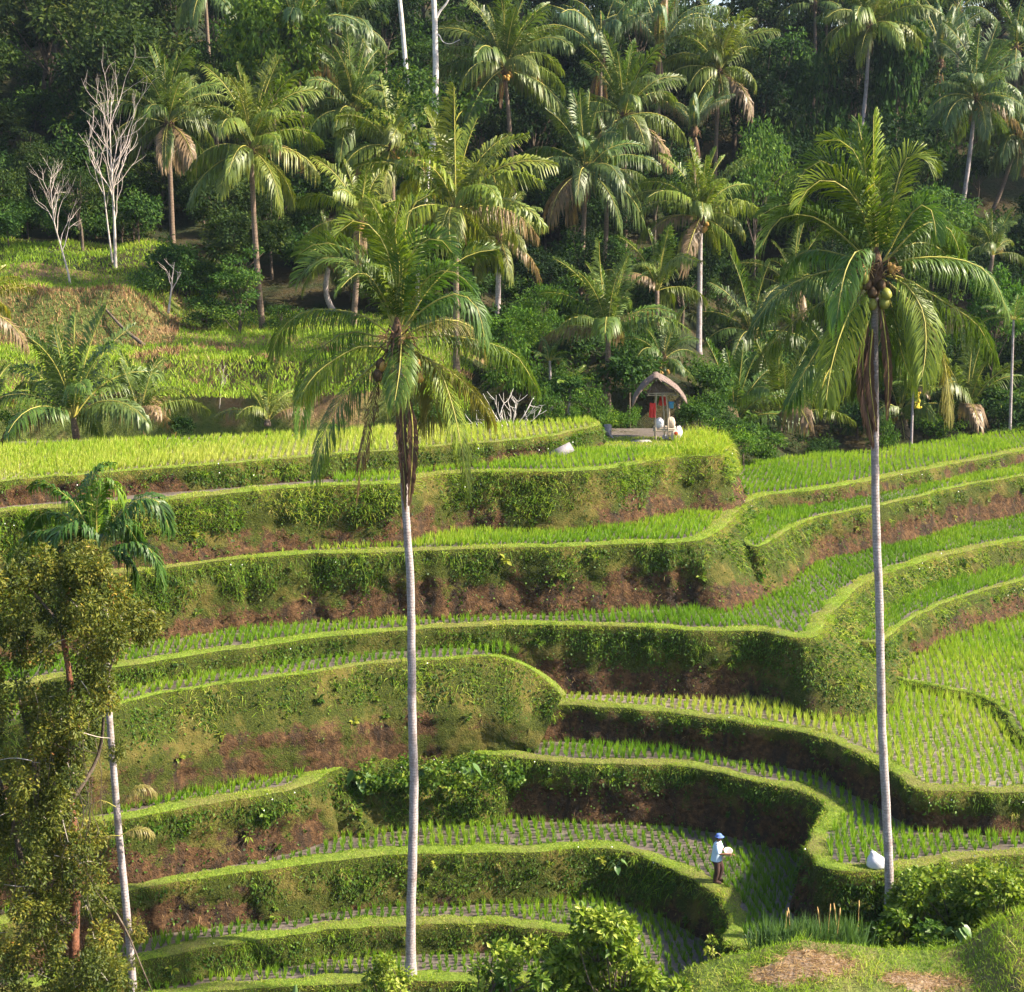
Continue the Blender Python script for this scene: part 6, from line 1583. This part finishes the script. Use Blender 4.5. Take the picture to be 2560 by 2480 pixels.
# betel palm with orange crownshaft beside it
Y1 = 45.5
cC = lambda p: (p[0] * .35157, 612.5 + p[1] * .35157)
base = at_y(258, 1960, Y1)
root = thing('betel_palm', 'slender betel palm with orange crownshaft and moss-spotted pale trunk', 'palm tree', base)
tp = [np.zeros(3)] + [at_y(*p, Y1) - base for p in ((254, 1880), (240, 1720), (228, 1600), (218, 1480), (206, 1320), (202, 1180), (194, 1150))]
obj('trunk', MB().tube(spline(tp, 50), np.linspace(.115, .085, 50), 12).mesh('trunk', M['palm_trunk'], True), root)
sh = [at_y(194, 1160, Y1) - base, at_y(191, 1130, Y1) - base, at_y(188, 1090, Y1) - base, at_y(187, 1060, Y1) - base]
obj('crownshaft', MB().tube(spline(sh, 10), [.09, .105, .11, .11, .105, .10, .09, .08, .07, .05], 12).mesh('crownshaft', flat('orange_crownshaft', (.36, .16, .04), .5, .2), True), root)
FC = [([(530, 1280), (525, 1120), (530, 980), (560, 890), (620, 880), (650, 960)], -.5, 'y'), ([(520, 1280), (470, 1120), (400, 990), (320, 930), (240, 880), (180, 900)], .3, 'g'), ([(540, 1280), (600, 1130), (690, 1020), (770, 965), (860, 985), (920, 1130)], -.3, 'd'),
      ([(540, 1300), (620, 1240), (720, 1215), (800, 1230), (850, 1310), (870, 1410)], -.8, 'd'), ([(510, 1290), (400, 1190), (270, 1140), (160, 1170), (80, 1270), (45, 1400)], -.3, 'd'), ([(510, 1280), (420, 1120), (320, 1050), (220, 1060), (170, 1140)], .8, 'g'),
      ([(530, 1280), (510, 1060), (490, 900), (540, 800), (600, 780)], .6, 'g'), ([(540, 1300), (600, 1260), (670, 1270), (710, 1330), (725, 1400)], .5, 'd'), ([(520, 1300), (440, 1230), (340, 1240), (260, 1310), (230, 1390)], .6, 'd'), ([(530, 1290), (560, 1180), (640, 1100), (700, 1130), (760, 1230)], 1.0, 'b'),
      ([(525, 1280), (470, 1160), (400, 1110), (330, 1140), (280, 1230)], -1.2, 'b')]
for i, (pts, dep, kd) in enumerate(FC):
    m = len(pts); q = spline([at_y(*cC(p), Y1 + dep * (k / (m - 1))) - base for k, p in enumerate(pts)], 14)
    me = frond_mesh('frond', q, 78, .88, .75, .15, 1700 + i, .06, .028, (-.5, .4, .6)[i % 3], None, fine=True, ragged=.15, start=.2)
    o = obj('frond', me, root); c = {'g': (.85, 1.15, .8), 'd': (.55, .8, .75), 'b': (.65, .95, 1.1), 'y': (1.4, 1.6, .7)}[kd]; o.color = (*c, 1)
for nm, pts, y0 in (('old_frond', [(222, 1545), (190, 1530), (165, 1560), (140, 1625)], -.4), ('old_frond', [(225, 1540), (255, 1510), (280, 1505), (298, 1520)], -.2), ('old_frond', [(232, 1600), (200, 1600), (180, 1615), (165, 1640)], -.3), ('old_frond', [(232, 1598), (262, 1585), (285, 1590), (292, 1598)], -.3)):
    q = spline([at_y(*p, Y1 + y0) - base for p in pts], 12)
    o = obj(nm, frond_mesh(nm, q, 34, .38, 1.0, .1, 1800 + len(pts) + int(pts[0][0]), .03, .014, .4, None, fine=True), root); o.color = (1.2, 1.1, .8, .55)
rs = np.random.RandomState(91)
cent = [at_y(*p, Y1 - .12) - base for p in ((222, 1510 - 68), (226, 1432), (258, 1775), (266, 1790), (205, 1290), (207, 1250), (204, 1210), (210, 1330), (252, 1840))]
V, F, T = leaf_cloud(cent, [.26, .22, .3, .24, .16, .15, .15, .15, .2], 3200, .13, rs, 1.0, .55, .25)
tag(obj('epiphyte_ferns', mesh_np('epiphyte_ferns', V, F, M['olive'], T), root), kind='stuff')

# tall bright grass on the hut mound
rs = np.random.RandomState(95); N = 9000
P = np.c_[rs.uniform(5.2, 10.5, N), rs.uniform(67, 77, N)]
px, py = project(np.c_[P, np.full(N, TER['t8']['z'])])
k = inside(P, TER['t8']['poly']) & (px > 1150) & (dist_line(P, TER['t8']['C'][::3, :2]) < np.interp(px, [1150, 1240, 1300, 1400], [.3, 1.3, 2.6, 3.2])) & ((px > 1290) | (py > 858))
P = P[k]; n = len(P); h = np.interp(project(np.c_[P, np.full(n, CZ - 11.6)])[0], [1150, 1260, 1330, 1400], [.35, .6, 1.0, .9])
v, f, t = blades(np.c_[P, np.full(n, TER['t8']['z'])], np.c_[rs.normal(.15, .35, n), rs.normal(-.25, .35, n), np.ones(n)], h * rs.uniform(.5, 1.1, n), rs.uniform(.018, .03, n), rs.uniform(.2, .7, n), rs, np.clip(rs.normal(.82, .08, n), 0, 1))
tag(obj('mound_grass', mesh_np('mound_grass', v, f, M['grass'], t)), 'tall bright yellow-green grass crowning the hut mound', 'grass', kind='stuff')

# ------------------------------------------------------------------ humid air over the valley
hz = bpy.data.materials.new('humid_air'); hz.use_nodes = True
hn = hz.node_tree; hn.nodes.remove(hn.nodes['Principled BSDF'])
pv = hn.nodes.new('ShaderNodeVolumePrincipled')
pv.inputs['Color'].default_value = (.62, .78, 1.0, 1); pv.inputs['Density'].default_value = .00010; pv.inputs['Anisotropy'].default_value = .2
hn.links.new(pv.outputs[0], hn.nodes['Material Output'].inputs['Volume'])
hb_ = MB().box((0, 125, 36), (312, 322, 70)).mesh('haze', hz)
tag(obj('haze', hb_), 'thin bluish humid haze hanging over the valley', 'haze', kind='stuff')
